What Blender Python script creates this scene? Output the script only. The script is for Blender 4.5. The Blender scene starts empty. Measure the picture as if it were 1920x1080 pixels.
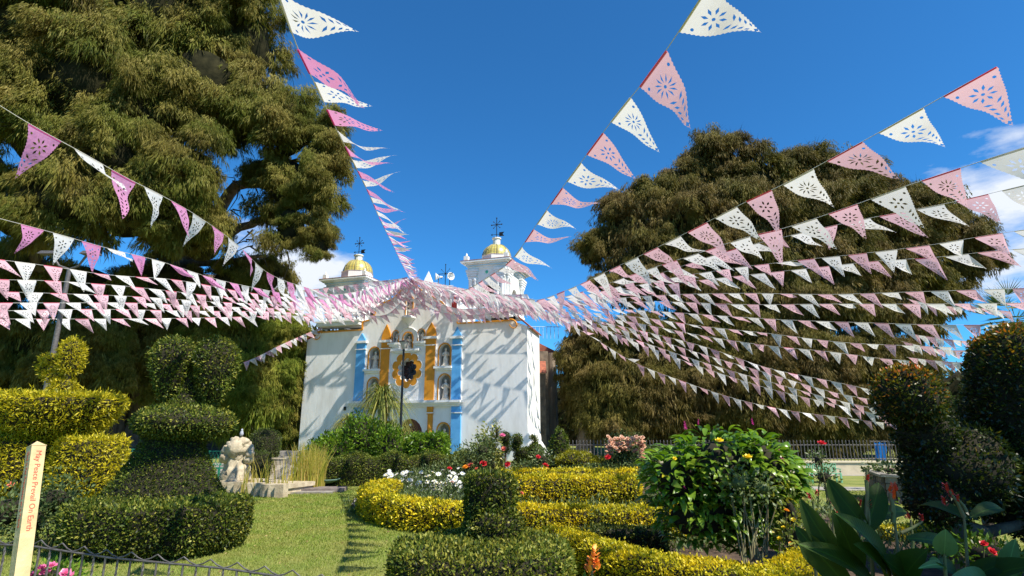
import bpy, bmesh, math, random
import numpy as np
from mathutils import Vector, Matrix, geometry
from mathutils import noise as mnoise

# ------------------------------------------------------------------ camera, sky, sun, exposure
S = bpy.context.scene
RNG = np.random.default_rng(7)
random.seed(7)
PITCH = math.radians(13.7)
FPX = 1067.0
CAMZ = 1.6
cam_d = bpy.data.cameras.new("camera"); cam = bpy.data.objects.new("camera", cam_d)
S.collection.objects.link(cam); S.camera = cam
cam_d.lens = 20.0; cam_d.sensor_width = 36.0
cam_d.clip_start = 0.05; cam_d.clip_end = 5000
cam.location = (0, 0, CAMZ); cam.rotation_euler = (math.pi/2 + PITCH, 0, 0)

SUN_EL = math.radians(52); PHI = math.radians(35.5)      # PHI: sun stands right of the view and behind the camera
sd = Vector((math.cos(SUN_EL)*math.cos(PHI), -math.cos(SUN_EL)*math.sin(PHI), math.sin(SUN_EL)))
W = bpy.data.worlds.new("World"); S.world = W; W.use_nodes = True
nt = W.node_tree; nt.nodes.clear()
def wn(t, **k):
    n = nt.nodes.new(t)
    for a, b in k.items(): setattr(n, a, b)
    return n
sky = wn('ShaderNodeTexSky', sky_type='NISHITA'); sky.sun_disc = False
sky.sun_elevation = SUN_EL; sky.sun_rotation = math.atan2(sd.x, sd.y)
sky.altitude = 1500; sky.air_density = 1.0; sky.dust_density = 0.25; sky.ozone_density = 3.0
tint = wn('ShaderNodeMix', data_type='RGBA', blend_type='MULTIPLY'); tint.inputs['Factor'].default_value = 1.0
tint.inputs[7].default_value = (0.30, 0.93, 1.34, 1)
nt.links.new(sky.outputs[0], tint.inputs[6])
tc = wn('ShaderNodeTexCoord'); sep = wn('ShaderNodeSeparateXYZ'); nt.links.new(tc.outputs['Generated'], sep.inputs[0])
def wmath(op, a, b=None, c=None, clamp=False):
    n = wn('ShaderNodeMath', operation=op); n.use_clamp = clamp
    for i, v in enumerate((a, b, c)):
        if v is None: continue
        if isinstance(v, (int, float)): n.inputs[i].default_value = v
        else: nt.links.new(v, n.inputs[i])
    return n.outputs[0]
cmap = wn('ShaderNodeMapping'); nt.links.new(tc.outputs['Generated'], cmap.inputs[0])
cmap.inputs['Scale'].default_value = (1.0, 1.0, 2.6); cmap.inputs['Location'].default_value = (3.1, 0.4, 0.0)
cn = wn('ShaderNodeTexNoise'); cn.inputs['Scale'].default_value = 6.5; cn.inputs['Detail'].default_value = 9; cn.inputs['Roughness'].default_value = 0.58
nt.links.new(cmap.outputs[0], cn.inputs['Vector'])
def cloud_patch(direction, width, gain):
    d = Vector(direction).normalized()
    vm = wn('ShaderNodeVectorMath', operation='DISTANCE'); vm.inputs[1].default_value = d
    nt.links.new(tc.outputs['Generated'], vm.inputs[0])
    q = wmath('DIVIDE', vm.outputs['Value'], width); q = wmath('POWER', q, 2.0)
    return wmath('MULTIPLY', wmath('SUBTRACT', 1.0, q, clamp=True), gain)
def pxdir(px, py):
    u = (px-960)/FPX; v = (540-py)/FPX
    return Vector((u, math.cos(PITCH)-v*math.sin(PITCH), math.sin(PITCH)+v*math.cos(PITCH)))
patches = [cloud_patch(pxdir(545, 505), 0.17, 0.40), cloud_patch(pxdir(585, 600), 0.12, 0.42), cloud_patch(pxdir(1895, 395), 0.15, 0.5),
           cloud_patch(pxdir(1045, 548), 0.07, 0.16), cloud_patch(pxdir(480, 420), 0.12, 0.2), cloud_patch(pxdir(700, 505), 0.10, 0.14),
           cloud_patch((-0.9, 0.5, 0.2), 0.4, 0.25), cloud_patch((0.9, -0.1, 0.25), 0.4, 0.25), cloud_patch((-0.3, -0.9, 0.25), 0.5, 0.25)]
acc = patches[0]
for q in patches[1:]: acc = wmath('MAXIMUM', acc, q)
elev = wmath('MULTIPLY', sep.outputs['Z'], sep.outputs['Z'])
dens = wmath('ADD', wmath('MULTIPLY', elev, -0.9), acc)
dens = wmath('ADD', dens, cn.outputs['Fac'])
cl = wn('ShaderNodeMapRange'); cl.inputs['From Min'].default_value = 0.66; cl.inputs['From Max'].default_value = 0.90
nt.links.new(dens, cl.inputs['Value'])
cmx = wn('ShaderNodeMix', data_type='RGBA'); nt.links.new(cl.outputs[0], cmx.inputs['Factor'])
nt.links.new(tint.outputs[2], cmx.inputs[6]); cmx.inputs[7].default_value = (6.2, 6.6, 7.3, 1)
bg = wn('ShaderNodeBackground'); bg.inputs['Strength'].default_value = 0.092
out = wn('ShaderNodeOutputWorld'); nt.links.new(cmx.outputs[2], bg.inputs[0]); nt.links.new(bg.outputs[0], out.inputs[0])

sun_d = bpy.data.lights.new("sun", 'SUN'); sun_d.energy = 5.0; sun_d.angle = math.radians(0.53); sun_d.color = (1.0, 0.94, 0.82)
sun = bpy.data.objects.new("sun", sun_d); S.collection.objects.link(sun)
sun.rotation_euler = sd.to_track_quat('Z', 'Y').to_euler()
S.view_settings.view_transform = 'Standard'; S.view_settings.look = 'None'; S.view_settings.exposure = 0.66; S.view_settings.gamma = 1
S.view_settings.use_curve_mapping = False
S.cycles.max_bounces = 7; S.cycles.transparent_max_bounces = 6; S.cycles.diffuse_bounces = 4; S.cycles.caustics_reflective = False; S.cycles.caustics_refractive = False

# ------------------------------------------------------------------ measuring helpers
def at(px, py, Y):                       # world point seen at a photo pixel, at distance Y ahead
    d = pxdir(px, py); t = Y/d.y
    return Vector((d.x*t, Y, CAMZ+d.z*t))
def gr(px, py, z=0.0):                   # world point seen at a photo pixel, at height z
    d = pxdir(px, py); t = (z-CAMZ)/d.z
    return Vector((d.x*t, d.y*t, z))
def nrm(a): return a/np.maximum(np.linalg.norm(a, axis=-1, keepdims=True), 1e-9)

# ------------------------------------------------------------------ materials
MATS = {}
def newmat(name):
    m = bpy.data.materials.new(name); m.use_nodes = True; MATS[name] = m
    return m, m.node_tree, m.node_tree.nodes['Principled BSDF']
def mat(name, c, rough=0.7, c2=None, scale=6.0, bump=0.0, bscale=30.0, metal=0.0, spec=0.4, detail=6, fac=(0.35, 0.65), stretch=None):
    m, t, b = newmat(name)
    b.inputs['Roughness'].default_value = rough; b.inputs['Metallic'].default_value = metal
    b.inputs['Specular IOR Level'].default_value = spec
    b.inputs['Base Color'].default_value = (*c, 1)
    g = t.nodes.new('ShaderNodeNewGeometry'); vec = g.outputs['Position']
    if stretch:
        mp = t.nodes.new('ShaderNodeMapping'); mp.inputs['Scale'].default_value = stretch; t.links.new(vec, mp.inputs[0]); vec = mp.outputs[0]
    if c2 is not None:
        n = t.nodes.new('ShaderNodeTexNoise'); n.inputs['Scale'].default_value = scale; n.inputs['Detail'].default_value = detail
        t.links.new(vec, n.inputs['Vector'])
        r = t.nodes.new('ShaderNodeMapRange'); r.inputs['From Min'].default_value = fac[0]; r.inputs['From Max'].default_value = fac[1]
        t.links.new(n.outputs['Fac'], r.inputs['Value'])
        x = t.nodes.new('ShaderNodeMix'); x.data_type = 'RGBA'; x.inputs[6].default_value = (*c, 1); x.inputs[7].default_value = (*c2, 1)
        t.links.new(r.outputs[0], x.inputs['Factor']); t.links.new(x.outputs[2], b.inputs['Base Color'])
    if bump:
        n = t.nodes.new('ShaderNodeTexNoise'); n.inputs['Scale'].default_value = bscale; n.inputs['Detail'].default_value = 8
        t.links.new(vec, n.inputs['Vector'])
        bp = t.nodes.new('ShaderNodeBump'); bp.inputs['Strength'].default_value = bump; bp.inputs['Distance'].default_value = 0.02
        t.links.new(n.outputs['Fac'], bp.inputs['Height']); t.links.new(bp.outputs[0], b.inputs['Normal'])
    return m
def leafmat(name, cols, transl=0.35, rough=0.45, patch=None, pscale=0.6, spec=0.35, per_object=0.0):
    """cols: list of (position, colour) over the per-leaf tone; patch: second colour list mixed in by large noise"""
    m, t, b = newmat(name)
    b.inputs['Roughness'].default_value = rough; b.inputs['Specular IOR Level'].default_value = spec
    a = t.nodes.new('ShaderNodeAttribute'); a.attribute_name = 'tone'
    tone_out = a.outputs['Fac']
    if per_object:
        oi = t.nodes.new('ShaderNodeObjectInfo'); mq = t.nodes.new('ShaderNodeMath'); mq.operation = 'MULTIPLY_ADD'
        t.links.new(oi.outputs['Random'], mq.inputs[0]); mq.inputs[1].default_value = per_object; mq.inputs[2].default_value = -per_object/2
        ad = t.nodes.new('ShaderNodeMath'); ad.operation = 'ADD'; ad.use_clamp = True; t.links.new(mq.outputs[0], ad.inputs[0]); t.links.new(tone_out, ad.inputs[1]); tone_out = ad.outputs[0]
    def ramp(cs):
        r = t.nodes.new('ShaderNodeValToRGB'); e = r.color_ramp.elements
        e[0].position = cs[0][0]; e[0].color = (*cs[0][1], 1); e[1].position = cs[-1][0]; e[1].color = (*cs[-1][1], 1)
        for p, c in cs[1:-1]: q = e.new(p); q.color = (*c, 1)
        t.links.new(tone_out, r.inputs[0]); return r.outputs[0]
    col = ramp(cols)
    if patch:
        g = t.nodes.new('ShaderNodeNewGeometry'); n = t.nodes.new('ShaderNodeTexNoise'); n.inputs['Scale'].default_value = pscale; n.inputs['Detail'].default_value = 3
        t.links.new(g.outputs['Position'], n.inputs['Vector'])
        mr = t.nodes.new('ShaderNodeMapRange'); mr.inputs['From Min'].default_value = 0.4; mr.inputs['From Max'].default_value = 0.62
        t.links.new(n.outputs['Fac'], mr.inputs['Value'])
        x = t.nodes.new('ShaderNodeMix'); x.data_type = 'RGBA'; t.links.new(mr.outputs[0], x.inputs['Factor'])
        t.links.new(col, x.inputs[6]); t.links.new(ramp(patch), x.inputs[7]); col = x.outputs[2]
    t.links.new(col, b.inputs['Base Color'])
    tr = t.nodes.new('ShaderNodeBsdfTranslucent')
    br = t.nodes.new('ShaderNodeMix'); br.data_type = 'RGBA'; br.blend_type = 'MULTIPLY'; br.inputs['Factor'].default_value = 1
    br.inputs[7].default_value = (1.25, 1.2, 0.6, 1); t.links.new(col, br.inputs[6]); t.links.new(br.outputs[2], tr.inputs[0])
    mx = t.nodes.new('ShaderNodeMixShader'); mx.inputs[0].default_value = transl
    t.links.new(b.outputs[0], mx.inputs[1]); t.links.new(tr.outputs[0], mx.inputs[2])
    t.links.new(mx.outputs[0], t.nodes['Material Output'].inputs[0])
    return m
def sheetmat(name, c, transl=0.4, rough=0.35, vary=0.0):
    m, t, b = newmat(name); b.inputs['Base Color'].default_value = (*c, 1); b.inputs['Roughness'].default_value = rough
    b.inputs['Specular IOR Level'].default_value = 0.3
    tr = t.nodes.new('ShaderNodeBsdfTranslucent'); tr.inputs[0].default_value = (*c, 1)
    mx = t.nodes.new('ShaderNodeMixShader'); mx.inputs[0].default_value = transl
    if vary:                                # each sheet faded a little differently, with faint creases
        oi = t.nodes.new('ShaderNodeObjectInfo'); x = t.nodes.new('ShaderNodeMix'); x.data_type = 'RGBA'; t.links.new(oi.outputs['Random'], x.inputs['Factor'])
        x.inputs[6].default_value = (*[v*(1-vary) for v in c], 1); x.inputs[7].default_value = (*[min(.86, v*(1-vary*.3)+vary*.25) for v in c], 1)
        t.links.new(x.outputs[2], b.inputs['Base Color']); t.links.new(x.outputs[2], tr.inputs[0])
        tc_ = t.nodes.new('ShaderNodeTexCoord'); n = t.nodes.new('ShaderNodeTexNoise'); n.inputs['Scale'].default_value = 14; t.links.new(tc_.outputs['Object'], n.inputs['Vector'])
        bp = t.nodes.new('ShaderNodeBump'); bp.inputs['Strength'].default_value = .5; bp.inputs['Distance'].default_value = .02; t.links.new(n.outputs['Fac'], bp.inputs['Height']); t.links.new(bp.outputs[0], b.inputs['Normal'])
    t.links.new(b.outputs[0], mx.inputs[1]); t.links.new(tr.outputs[0], mx.inputs[2])
    t.links.new(mx.outputs[0], t.nodes['Material Output'].inputs[0]); return m

# ------------------------------------------------------------------ object helpers
COL = S.collection
def tag(o, label=None, cat=None, group=None, kind=None):
    if label: o['label'] = label
    if cat: o['category'] = cat
    if group: o['group'] = group
    if kind: o['kind'] = kind
    return o
def thing(name, loc, label, cat, group=None):
    o = bpy.data.objects.new(name, None); COL.objects.link(o); o.location = loc; o.empty_display_size = 0.2
    return tag(o, label, cat, group)
def origin_of(p):
    v = Vector((0, 0, 0))
    while p is not None: v += p.location; p = p.parent
    return v
def link(name, me, parent=None, kind=None, loc=None):
    o = bpy.data.objects.new(name, me); COL.objects.link(o)
    if parent: o.parent = parent
    if loc is not None: o.location = loc
    if kind: o['kind'] = kind
    return o
class MB:
    """collects shapes in world coordinates (or in a local frame M) and links them as ONE mesh object"""
    def __init__(s, M=None): s.V = []; s.F = []; s.S = []; s.K = []; s.M = M or Matrix(); s.k = 0
    def add(s, vs, fs, smooth=False):
        n = len(s.V); s.V += [s.M @ Vector(v) for v in vs]
        for f in fs: s.F.append([n+i for i in f]); s.S.append(smooth); s.K.append(s.k)
    def box(s, c, d, rz=0.0, taper=1.0):
        x, y, z = d[0]/2, d[1]/2, d[2]/2; ca, sa = math.cos(rz), math.sin(rz); vs = []
        for k in (-1, 1):
            q = taper if k > 0 else 1
            for a, b in ((-1, -1), (1, -1), (1, 1), (-1, 1)):
                X, Y = a*x*q, b*y*q; vs.append((c[0]+X*ca-Y*sa, c[1]+X*sa+Y*ca, c[2]+k*z))
        s.add(vs, [(3, 2, 1, 0), (4, 5, 6, 7), (0, 1, 5, 4), (1, 2, 6, 5), (2, 3, 7, 6), (3, 0, 4, 7)])
    def box2(s, a, b): s.box([(a[i]+b[i])/2 for i in range(3)], [abs(b[i]-a[i]) for i in range(3)])
    def tube(s, pts, r, n=8, cap=True, smooth=True):
        pts = [Vector(p) for p in pts]; rs = r if isinstance(r, (list, tuple)) else [r]*len(pts)
        vs = []; up = Vector((0, 0, 1))
        for i, p in enumerate(pts):
            t = (pts[min(i+1, len(pts)-1)]-pts[max(i-1, 0)]).normalized()
            a = t.cross(up if abs(t.z) < 0.95 else Vector((1, 0, 0))).normalized(); b = t.cross(a)
            for k in range(n):
                w = 2*math.pi*k/n; vs.append(p+(a*math.cos(w)+b*math.sin(w))*rs[i])
        fs = [(i*n+k, i*n+(k+1) % n, (i+1)*n+(k+1) % n, (i+1)*n+k) for i in range(len(pts)-1) for k in range(n)]
        s.add(vs, fs, smooth)
        if cap:
            s.add(vs[:n], [tuple(range(n))]); s.add(vs[-n:], [tuple(range(n-1, -1, -1))])
    def lathe(s, prof, c=(0, 0, 0), n=16, sx=1, sy=1, smooth=True, wob=0.0):
        vs = []
        for r, z in prof:
            for k in range(n):
                w = 2*math.pi*k/n; q = 1+(wob*mnoise.noise(Vector((math.cos(w)*2+c[0], math.sin(w)*2+c[1], z*6))) if wob else 0)
                vs.append((c[0]+r*q*sx*math.cos(w), c[1]+r*q*sy*math.sin(w), c[2]+z))
        fs = [(i*n+k, i*n+(k+1) % n, (i+1)*n+(k+1) % n, (i+1)*n+k) for i in range(len(prof)-1) for k in range(n)]
        s.add(vs, fs, smooth)
        if prof[0][0] > 1e-4: s.add(vs[:n], [tuple(range(n-1, -1, -1))])
        if prof[-1][0] > 1e-4: s.add(vs[-n:], [tuple(range(n))])
    def ball(s, c, r, n=10, m=6, sx=1, sy=1, sz=1):
        s.lathe([(r*math.sin(math.pi*i/m)+1e-5, -r*sz*math.cos(math.pi*i/m)) for i in range(m+1)], c, n, sx, sy)
    def prism(s, poly, y0, y1, frame=None):      # poly in (x, z), extruded along y of the builder's frame
        n = len(poly); vs = [(x, y0, z) for x, z in poly]+[(x, y1, z) for x, z in poly]
        s.add(vs, [tuple(range(n)), tuple(range(2*n-1, n-1, -1))]+[(i, i+n, (i+1) % n+n, (i+1) % n) for i in range(n)])
    def build(s, name, mats, parent=None, kind=None):
        o = origin_of(parent); me = bpy.data.meshes.new(name)
        me.from_pydata([tuple(v-o) for v in s.V], [], s.F)
        for m in (mats if isinstance(mats, (list, tuple)) else [mats]): me.materials.append(m)
        me.polygons.foreach_set('use_smooth', s.S); me.polygons.foreach_set('material_index', s.K); me.update()
        return link(name, me, parent, kind)
def in_poly(x, y, P):
    c = False; n = len(P); j = n-1
    for i in range(n):
        if (P[i][1] > y) != (P[j][1] > y) and x < (P[j][0]-P[i][0])*(y-P[i][1])/(P[j][1]-P[i][1])+P[i][0]: c = not c
        j = i
    return c
def holed(outer, holes, extra=()):
    """triangles of a flat outline with holes"""
    vs = []; es = []
    for L in [outer]+list(holes):
        b = len(vs); vs += [Vector(p) for p in L]; es += [(b+i, b+(i+1) % len(L)) for i in range(len(L))]
    vs += [Vector(p) for p in extra]
    r = geometry.delaunay_2d_cdt(vs, es, [], 0, 1e-6)
    V, F = r[0], r[2]; out = []
    for f in F:
        x = sum(V[i].x for i in f)/len(f); y = sum(V[i].y for i in f)/len(f)
        if in_poly(x, y, outer) and not any(in_poly(x, y, h) for h in holes): out.append(tuple(f))
    return [tuple(v) for v in V], out

class Fol:
    """leaves (numpy) plus near-black hull for the inner shade, one mesh"""
    def __init__(s): s.V = []; s.F = []; s.M = []; s.T = []; s.n = 0
    def raw(s, V, F, mi, tone):
        s.V.append(V); s.F.append(F+s.n); s.M.append(np.full(len(F), mi, np.int32)); s.T.append(tone); s.n += len(V)
    def leaves(s, P, A, L, Wd, tone, mi=0, fold=0.0, mid=0.45):
        n = len(P); A = nrm(A); side = nrm(np.cross(A, RNG.normal(size=(n, 3)))); up = np.cross(side, A)
        L = np.asarray(L).reshape(-1, 1)*np.ones((n, 1)); Wd = np.asarray(Wd).reshape(-1, 1)*np.ones((n, 1))
        m = P+A*L*mid
        V = np.stack([P, m+side*Wd*0.5+up*fold*Wd, P+A*L, m-side*Wd*0.5+up*fold*Wd], 1).reshape(-1, 3)
        s.raw(V, np.arange(4*n).reshape(n, 4), mi, np.repeat(np.clip(tone, 0, 1), 4))
    def build(s, name, mats, parent=None, kind=None):
        o = np.array(origin_of(parent)); V = (np.concatenate(s.V)-o).astype(np.float32); F = np.concatenate(s.F).astype(np.int32)
        me = bpy.data.meshes.new(name); me.vertices.add(len(V)); me.vertices.foreach_set('co', V.ravel())
        me.loops.add(F.size); me.loops.foreach_set('vertex_index', F.ravel())
        me.polygons.add(len(F)); me.polygons.foreach_set('loop_start', np.arange(0, F.size, 4, dtype=np.int32))
        for m in mats: me.materials.append(m)
        me.polygons.foreach_set('material_index', np.concatenate(s.M))
        me.update(calc_edges=True)
        a = me.attributes.new('tone', 'FLOAT', 'POINT'); a.data.foreach_set('value', np.concatenate(s.T).astype(np.float32))
        return link(name, me, parent, kind)
def sample(V, F, dens):
    a = V[F[:, 0]]; b = V[F[:, 1]]; c = V[F[:, 2]]; d = V[F[:, 3]]
    T = np.concatenate([np.stack([a, b, c], 1), np.stack([a, c, d], 1)])
    cr = np.cross(T[:, 1]-T[:, 0], T[:, 2]-T[:, 0]); ar = np.linalg.norm(cr, axis=1)/2
    n = max(4, int(ar.sum()*dens)); i = RNG.choice(len(T), n, p=ar/ar.sum())
    r1 = np.sqrt(RNG.random(n))[:, None]; r2 = RNG.random(n)[:, None]; t = T[i]
    P = t[:, 0]*(1-r1)+t[:, 1]*r1*(1-r2)+t[:, 2]*r1*r2
    return P, nrm(cr[i])
def vnormals(V, F):
    N = np.zeros_like(V); cr = np.cross(V[F[:, 1]]-V[F[:, 0]], V[F[:, 2]]-V[F[:, 0]])+np.cross(V[F[:, 2]]-V[F[:, 0]], V[F[:, 3]]-V[F[:, 0]])
    for k in range(4): np.add.at(N, F[:, k], cr)
    return nrm(N)
def vnoise(P, sc, amp, seed=0.0):
    return np.array([mnoise.noise(Vector(p)*sc+Vector((seed, 0, 0))) for p in P])*amp
def clip(fol, V, F, leaf, dens, tone=0.5, spread=0.3, lump=0.03, topfn=None, aspect=0.55, flat=0.6):
    """clipped foliage over the closed quad surface V, F"""
    N = vnormals(V, F)
    V = V+N*vnoise(V, 3.0, lump)[:, None]
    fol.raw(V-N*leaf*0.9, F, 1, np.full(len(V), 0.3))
    P, n = sample(V, F, dens); k = len(P)
    P = P+n*RNG.normal(0, leaf*0.33, (k, 1))-n*leaf*0.25
    sh = RNG.random(k) < 0.035; P[sh] += n[sh]*leaf*RNG.uniform(.3, 1.5, (int(sh.sum()), 1))
    A = n*flat+RNG.normal(0, 0.55, (k, 3)); A[:, 2] += 0.15
    t = tone+RNG.normal(0, spread*0.5, k)
    if topfn is not None: t = t+topfn(P)
    fol.leaves(P, A, leaf*RNG.uniform(0.5, 1.6, k), leaf*aspect*RNG.uniform(0.7, 1.3, k), t, fold=0.15)
def lathe_q(prof, c, n=28, sx=1, sy=1, lean=(0, 0), rz=0.0, power=1.0):
    V = []; z0 = prof[0][1]
    for r, z in prof:
        for k in range(n):
            w = 2*math.pi*k/n; cx, sy_ = math.cos(w), math.sin(w)
            if power != 1.0:
                q = (abs(cx)**(2*power)+abs(sy_)**(2*power))**(-1/(2*power)); cx *= q; sy_ *= q
            X, Y = r*sx*cx, r*sy*sy_; V.append((c[0]+X*math.cos(rz)-Y*math.sin(rz)+lean[0]*(z-z0), c[1]+X*math.sin(rz)+Y*math.cos(rz)+lean[1]*(z-z0), c[2]+z))
    F = [(i*n+k, i*n+(k+1) % n, (i+1)*n+(k+1) % n, (i+1)*n+k) for i in range(len(prof)-1) for k in range(n)]
    return np.array(V, float), np.array(F)
def ell_q(c, r, n=24, m=14):
    return lathe_q([(math.sin(math.pi*i/m)+1e-4, -r[2]*math.cos(math.pi*i/m)) for i in range(m+1)], c, n, r[0], r[1])
def ell_px(px, py, rx, ry, Y, depth=None):
    c = at(px, py, Y); a = (at(px+rx, py, Y)-c).x; b = (at(px, py-ry, Y)-c).z
    return (tuple(c), (a, depth or a, b))
def sweep_q(path, w, h, z0=0.0, m=None, hfn=None):
    """rounded hedge section along a ground path (list of (x, y)), ends closed"""
    P = [Vector((p[0], p[1])) for p in path]; Q = []
    L = 0; seg = []
    for i in range(len(P)-1): seg.append((P[i+1]-P[i]).length)
    tot = sum(seg); n = m or max(6, int(tot/0.14))
    for k in range(n+1):
        s = tot*k/n; i = 0
        while i < len(seg)-1 and s > seg[i]: s -= seg[i]; i += 1
        u = min(1, s/seg[i]); p0 = P[max(i-1, 0)]; p1 = P[i]; p2 = P[i+1]; p3 = P[min(i+2, len(P)-1)]
        Q.append(0.5*((2*p1)+(p2-p0)*u+(2*p0-5*p1+4*p2-p3)*u*u+(3*p1-p0-3*p2+p3)*u**3))
    prof = [(-0.5, 0), (-0.5, 0.3), (-0.5, 0.62), (-0.47, 0.85), (-0.38, 0.96), (-0.2, 1.0), (0, 1.0), (0.2, 1.0), (0.38, 0.96), (0.47, 0.85), (0.5, 0.62), (0.5, 0.3), (0.5, 0)]
    V = []; c = len(prof); ends = 2
    rows = [(0, 0.02), (0, 0.8)]+[(i, 1.0) for i in range(1, n)]+[(n, 0.8), (n, 0.02)]
    for i, q in rows:
        t = (Q[min(i+1, n)]-Q[max(i-1, 0)]).normalized(); nn = Vector((t.y, -t.x)); hh = h*(hfn(i/n) if hfn else 1)
        for a, b in prof:
            p = Q[i]+nn*(a*w*q); V.append((p.x, p.y, z0+b*hh*(1 if q == 1 else (0.97 if q > .5 else 0.9))))
    F = [(i*c+k, i*c+k+1, (i+1)*c+k+1, (i+1)*c+k) for i in range(len(rows)-1) for k in range(c-1)]
    return np.array(V, float), np.array(F)

# ------------------------------------------------------------------ materials of the place
m_lawn = mat('lawn_soil', (0.15, 0.19, 0.03), 0.9, (0.24, 0.24, 0.06), 1.3, 0.6, 60)
m_blade = leafmat('grass_blades', [(0, (0.12, 0.19, 0.022)), (0.6, (0.24, 0.34, 0.04)), (1, (0.42, 0.47, 0.11))], 0.35, 0.6, patch=[(0, (0.18, 0.21, 0.03)), (1, (0.44, 0.42, 0.12))], pscale=1.6)
m_soil = mat('bed_soil', (0.05, 0.032, 0.02), 0.95, (0.11, 0.07, 0.045), 9, 0.9, 25)
m_kerb = mat('kerb_stone', (0.33, 0.30, 0.25), 0.85, (0.2, 0.18, 0.15), 8, 0.4, 40)
m_path = mat('path_gravel', (0.36, 0.33, 0.28), 0.9, (0.26, 0.24, 0.2), 6, 0.5, 50)
m_wall = mat('white_wall', (0.81, 0.80, 0.77), 0.8, (0.60, 0.57, 0.52), 1.5, 0.45, 5, fac=(0.46, 0.86), detail=10, stretch=(1.3, 1.3, .4))
m_trimw = mat('white_trim', (0.82, 0.82, 0.80), 0.65, (0.70, 0.70, 0.68), 3, 0.15, 14)
m_ochre = mat('ochre_paint', (0.66, 0.27, 0.015), 0.6, (0.56, 0.22, 0.012), 3, 0.1, 20)
m_blue = mat('blue_paint', (0.12, 0.40, 0.74), 0.6, (0.09, 0.34, 0.66), 3, 0.1, 20)
m_bluepale = mat('pale_blue_paint', (0.42, 0.62, 0.80), 0.6)
m_green_p = mat('green_paint', (0.05, 0.42, 0.25), 0.5, (0.10, 0.55, 0.36), 5)
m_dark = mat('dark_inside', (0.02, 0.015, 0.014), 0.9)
m_door = mat('door_wood', (0.15, 0.035, 0.016), 0.5, (0.09, 0.02, 0.01), 4, 0.2, 30, stretch=(6, 6, 0.8))
m_rosew = mat('rose_window_glass', (0.045, 0.018, 0.018), 0.25)
m_tile = mat('red_roof_tile', (0.42, 0.13, 0.07), 0.8, (0.25, 0.08, 0.05), 7, 0.5, 30)
m_niche = mat('niche_grey', (0.30, 0.30, 0.27), 0.8, (0.2, 0.2, 0.18), 5)
m_statue = mat('statue_plaster', (0.80, 0.76, 0.66), 0.6, (0.62, 0.5, 0.38), 8)
m_iron = mat('black_iron', (0.02, 0.022, 0.025), 0.45, metal=0.4)
m_greyiron = mat('grey_iron', (0.16, 0.15, 0.145), 0.5, (0.10, 0.085, 0.08), 25, metal=0.3)
m_stone = mat('brown_stone', (0.30, 0.23, 0.16), 0.9, (0.15, 0.115, 0.085), 2.5, 0.6, 9)
m_cream = mat('cream_stone', (0.54, 0.46, 0.32), 0.85, (0.36, 0.29, 0.19), 7, 0.5, 22)
m_bark = mat('bark', (0.17, 0.125, 0.09), 0.95, (0.07, 0.05, 0.038), 2.2, 0.9, 8, stretch=(3, 3, 0.5))
def dome_mat():
    m, t, b = newmat('dome_tiles'); b.inputs['Roughness'].default_value = 0.35
    g = t.nodes.new('ShaderNodeTexCoord'); sp = t.nodes.new('ShaderNodeSeparateXYZ'); t.links.new(g.outputs['Object'], sp.inputs[0])
    def mm(op, a, b_=None):
        n = t.nodes.new('ShaderNodeMath'); n.operation = op
        for i, v in enumerate((a, b_)):
            if v is None: continue
            if isinstance(v, (int, float)): n.inputs[i].default_value = v
            else: t.links.new(v, n.inputs[i])
        return n.outputs[0]
    an = mm('MULTIPLY', mm('ARCTAN2', sp.outputs['Y'], sp.outputs['X']), 24/math.pi/2*1.0); z = mm('MULTIPLY', sp.outputs['Z'], 9.0)
    ck = t.nodes.new('ShaderNodeTexChecker'); cb = t.nodes.new('ShaderNodeCombineXYZ')
    t.links.new(mm('ADD', an, z), cb.inputs[0]); t.links.new(mm('SUBTRACT', an, z), cb.inputs[1]); cb.inputs[2].default_value = 0.5
    ck.inputs['Scale'].default_value = 1.0; t.links.new(cb.outputs[0], ck.inputs[0])
    ck.inputs['Color1'].default_value = (0.62, 0.50, 0.13, 1); ck.inputs['Color2'].default_value = (0.30, 0.27, 0.10, 1)
    n = t.nodes.new('ShaderNodeTexNoise'); n.inputs['Scale'].default_value = 5
    x = t.nodes.new('ShaderNodeMix'); x.data_type = 'RGBA'; x.blend_type = 'OVERLAY'; x.inputs['Factor'].default_value = 0.5
    t.links.new(ck.outputs[0], x.inputs[6]); t.links.new(n.outputs[0], x.inputs[7]); t.links.new(x.outputs[2], b.inputs['Base Color']); return m
m_dome = dome_mat()

# ------------------------------------------------------------------ ground
def sheet(name, pts, z, m):
    mb = MB(); mb.add([(p[0], p[1], z) for p in pts], [tuple(range(len(pts)))]); return mb.build(name, m, None, 'structure')
sheet('ground', [(-900, -400), (900, -400), (900, 1600), (-900, 1600)], 0.0, m_lawn)

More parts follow.
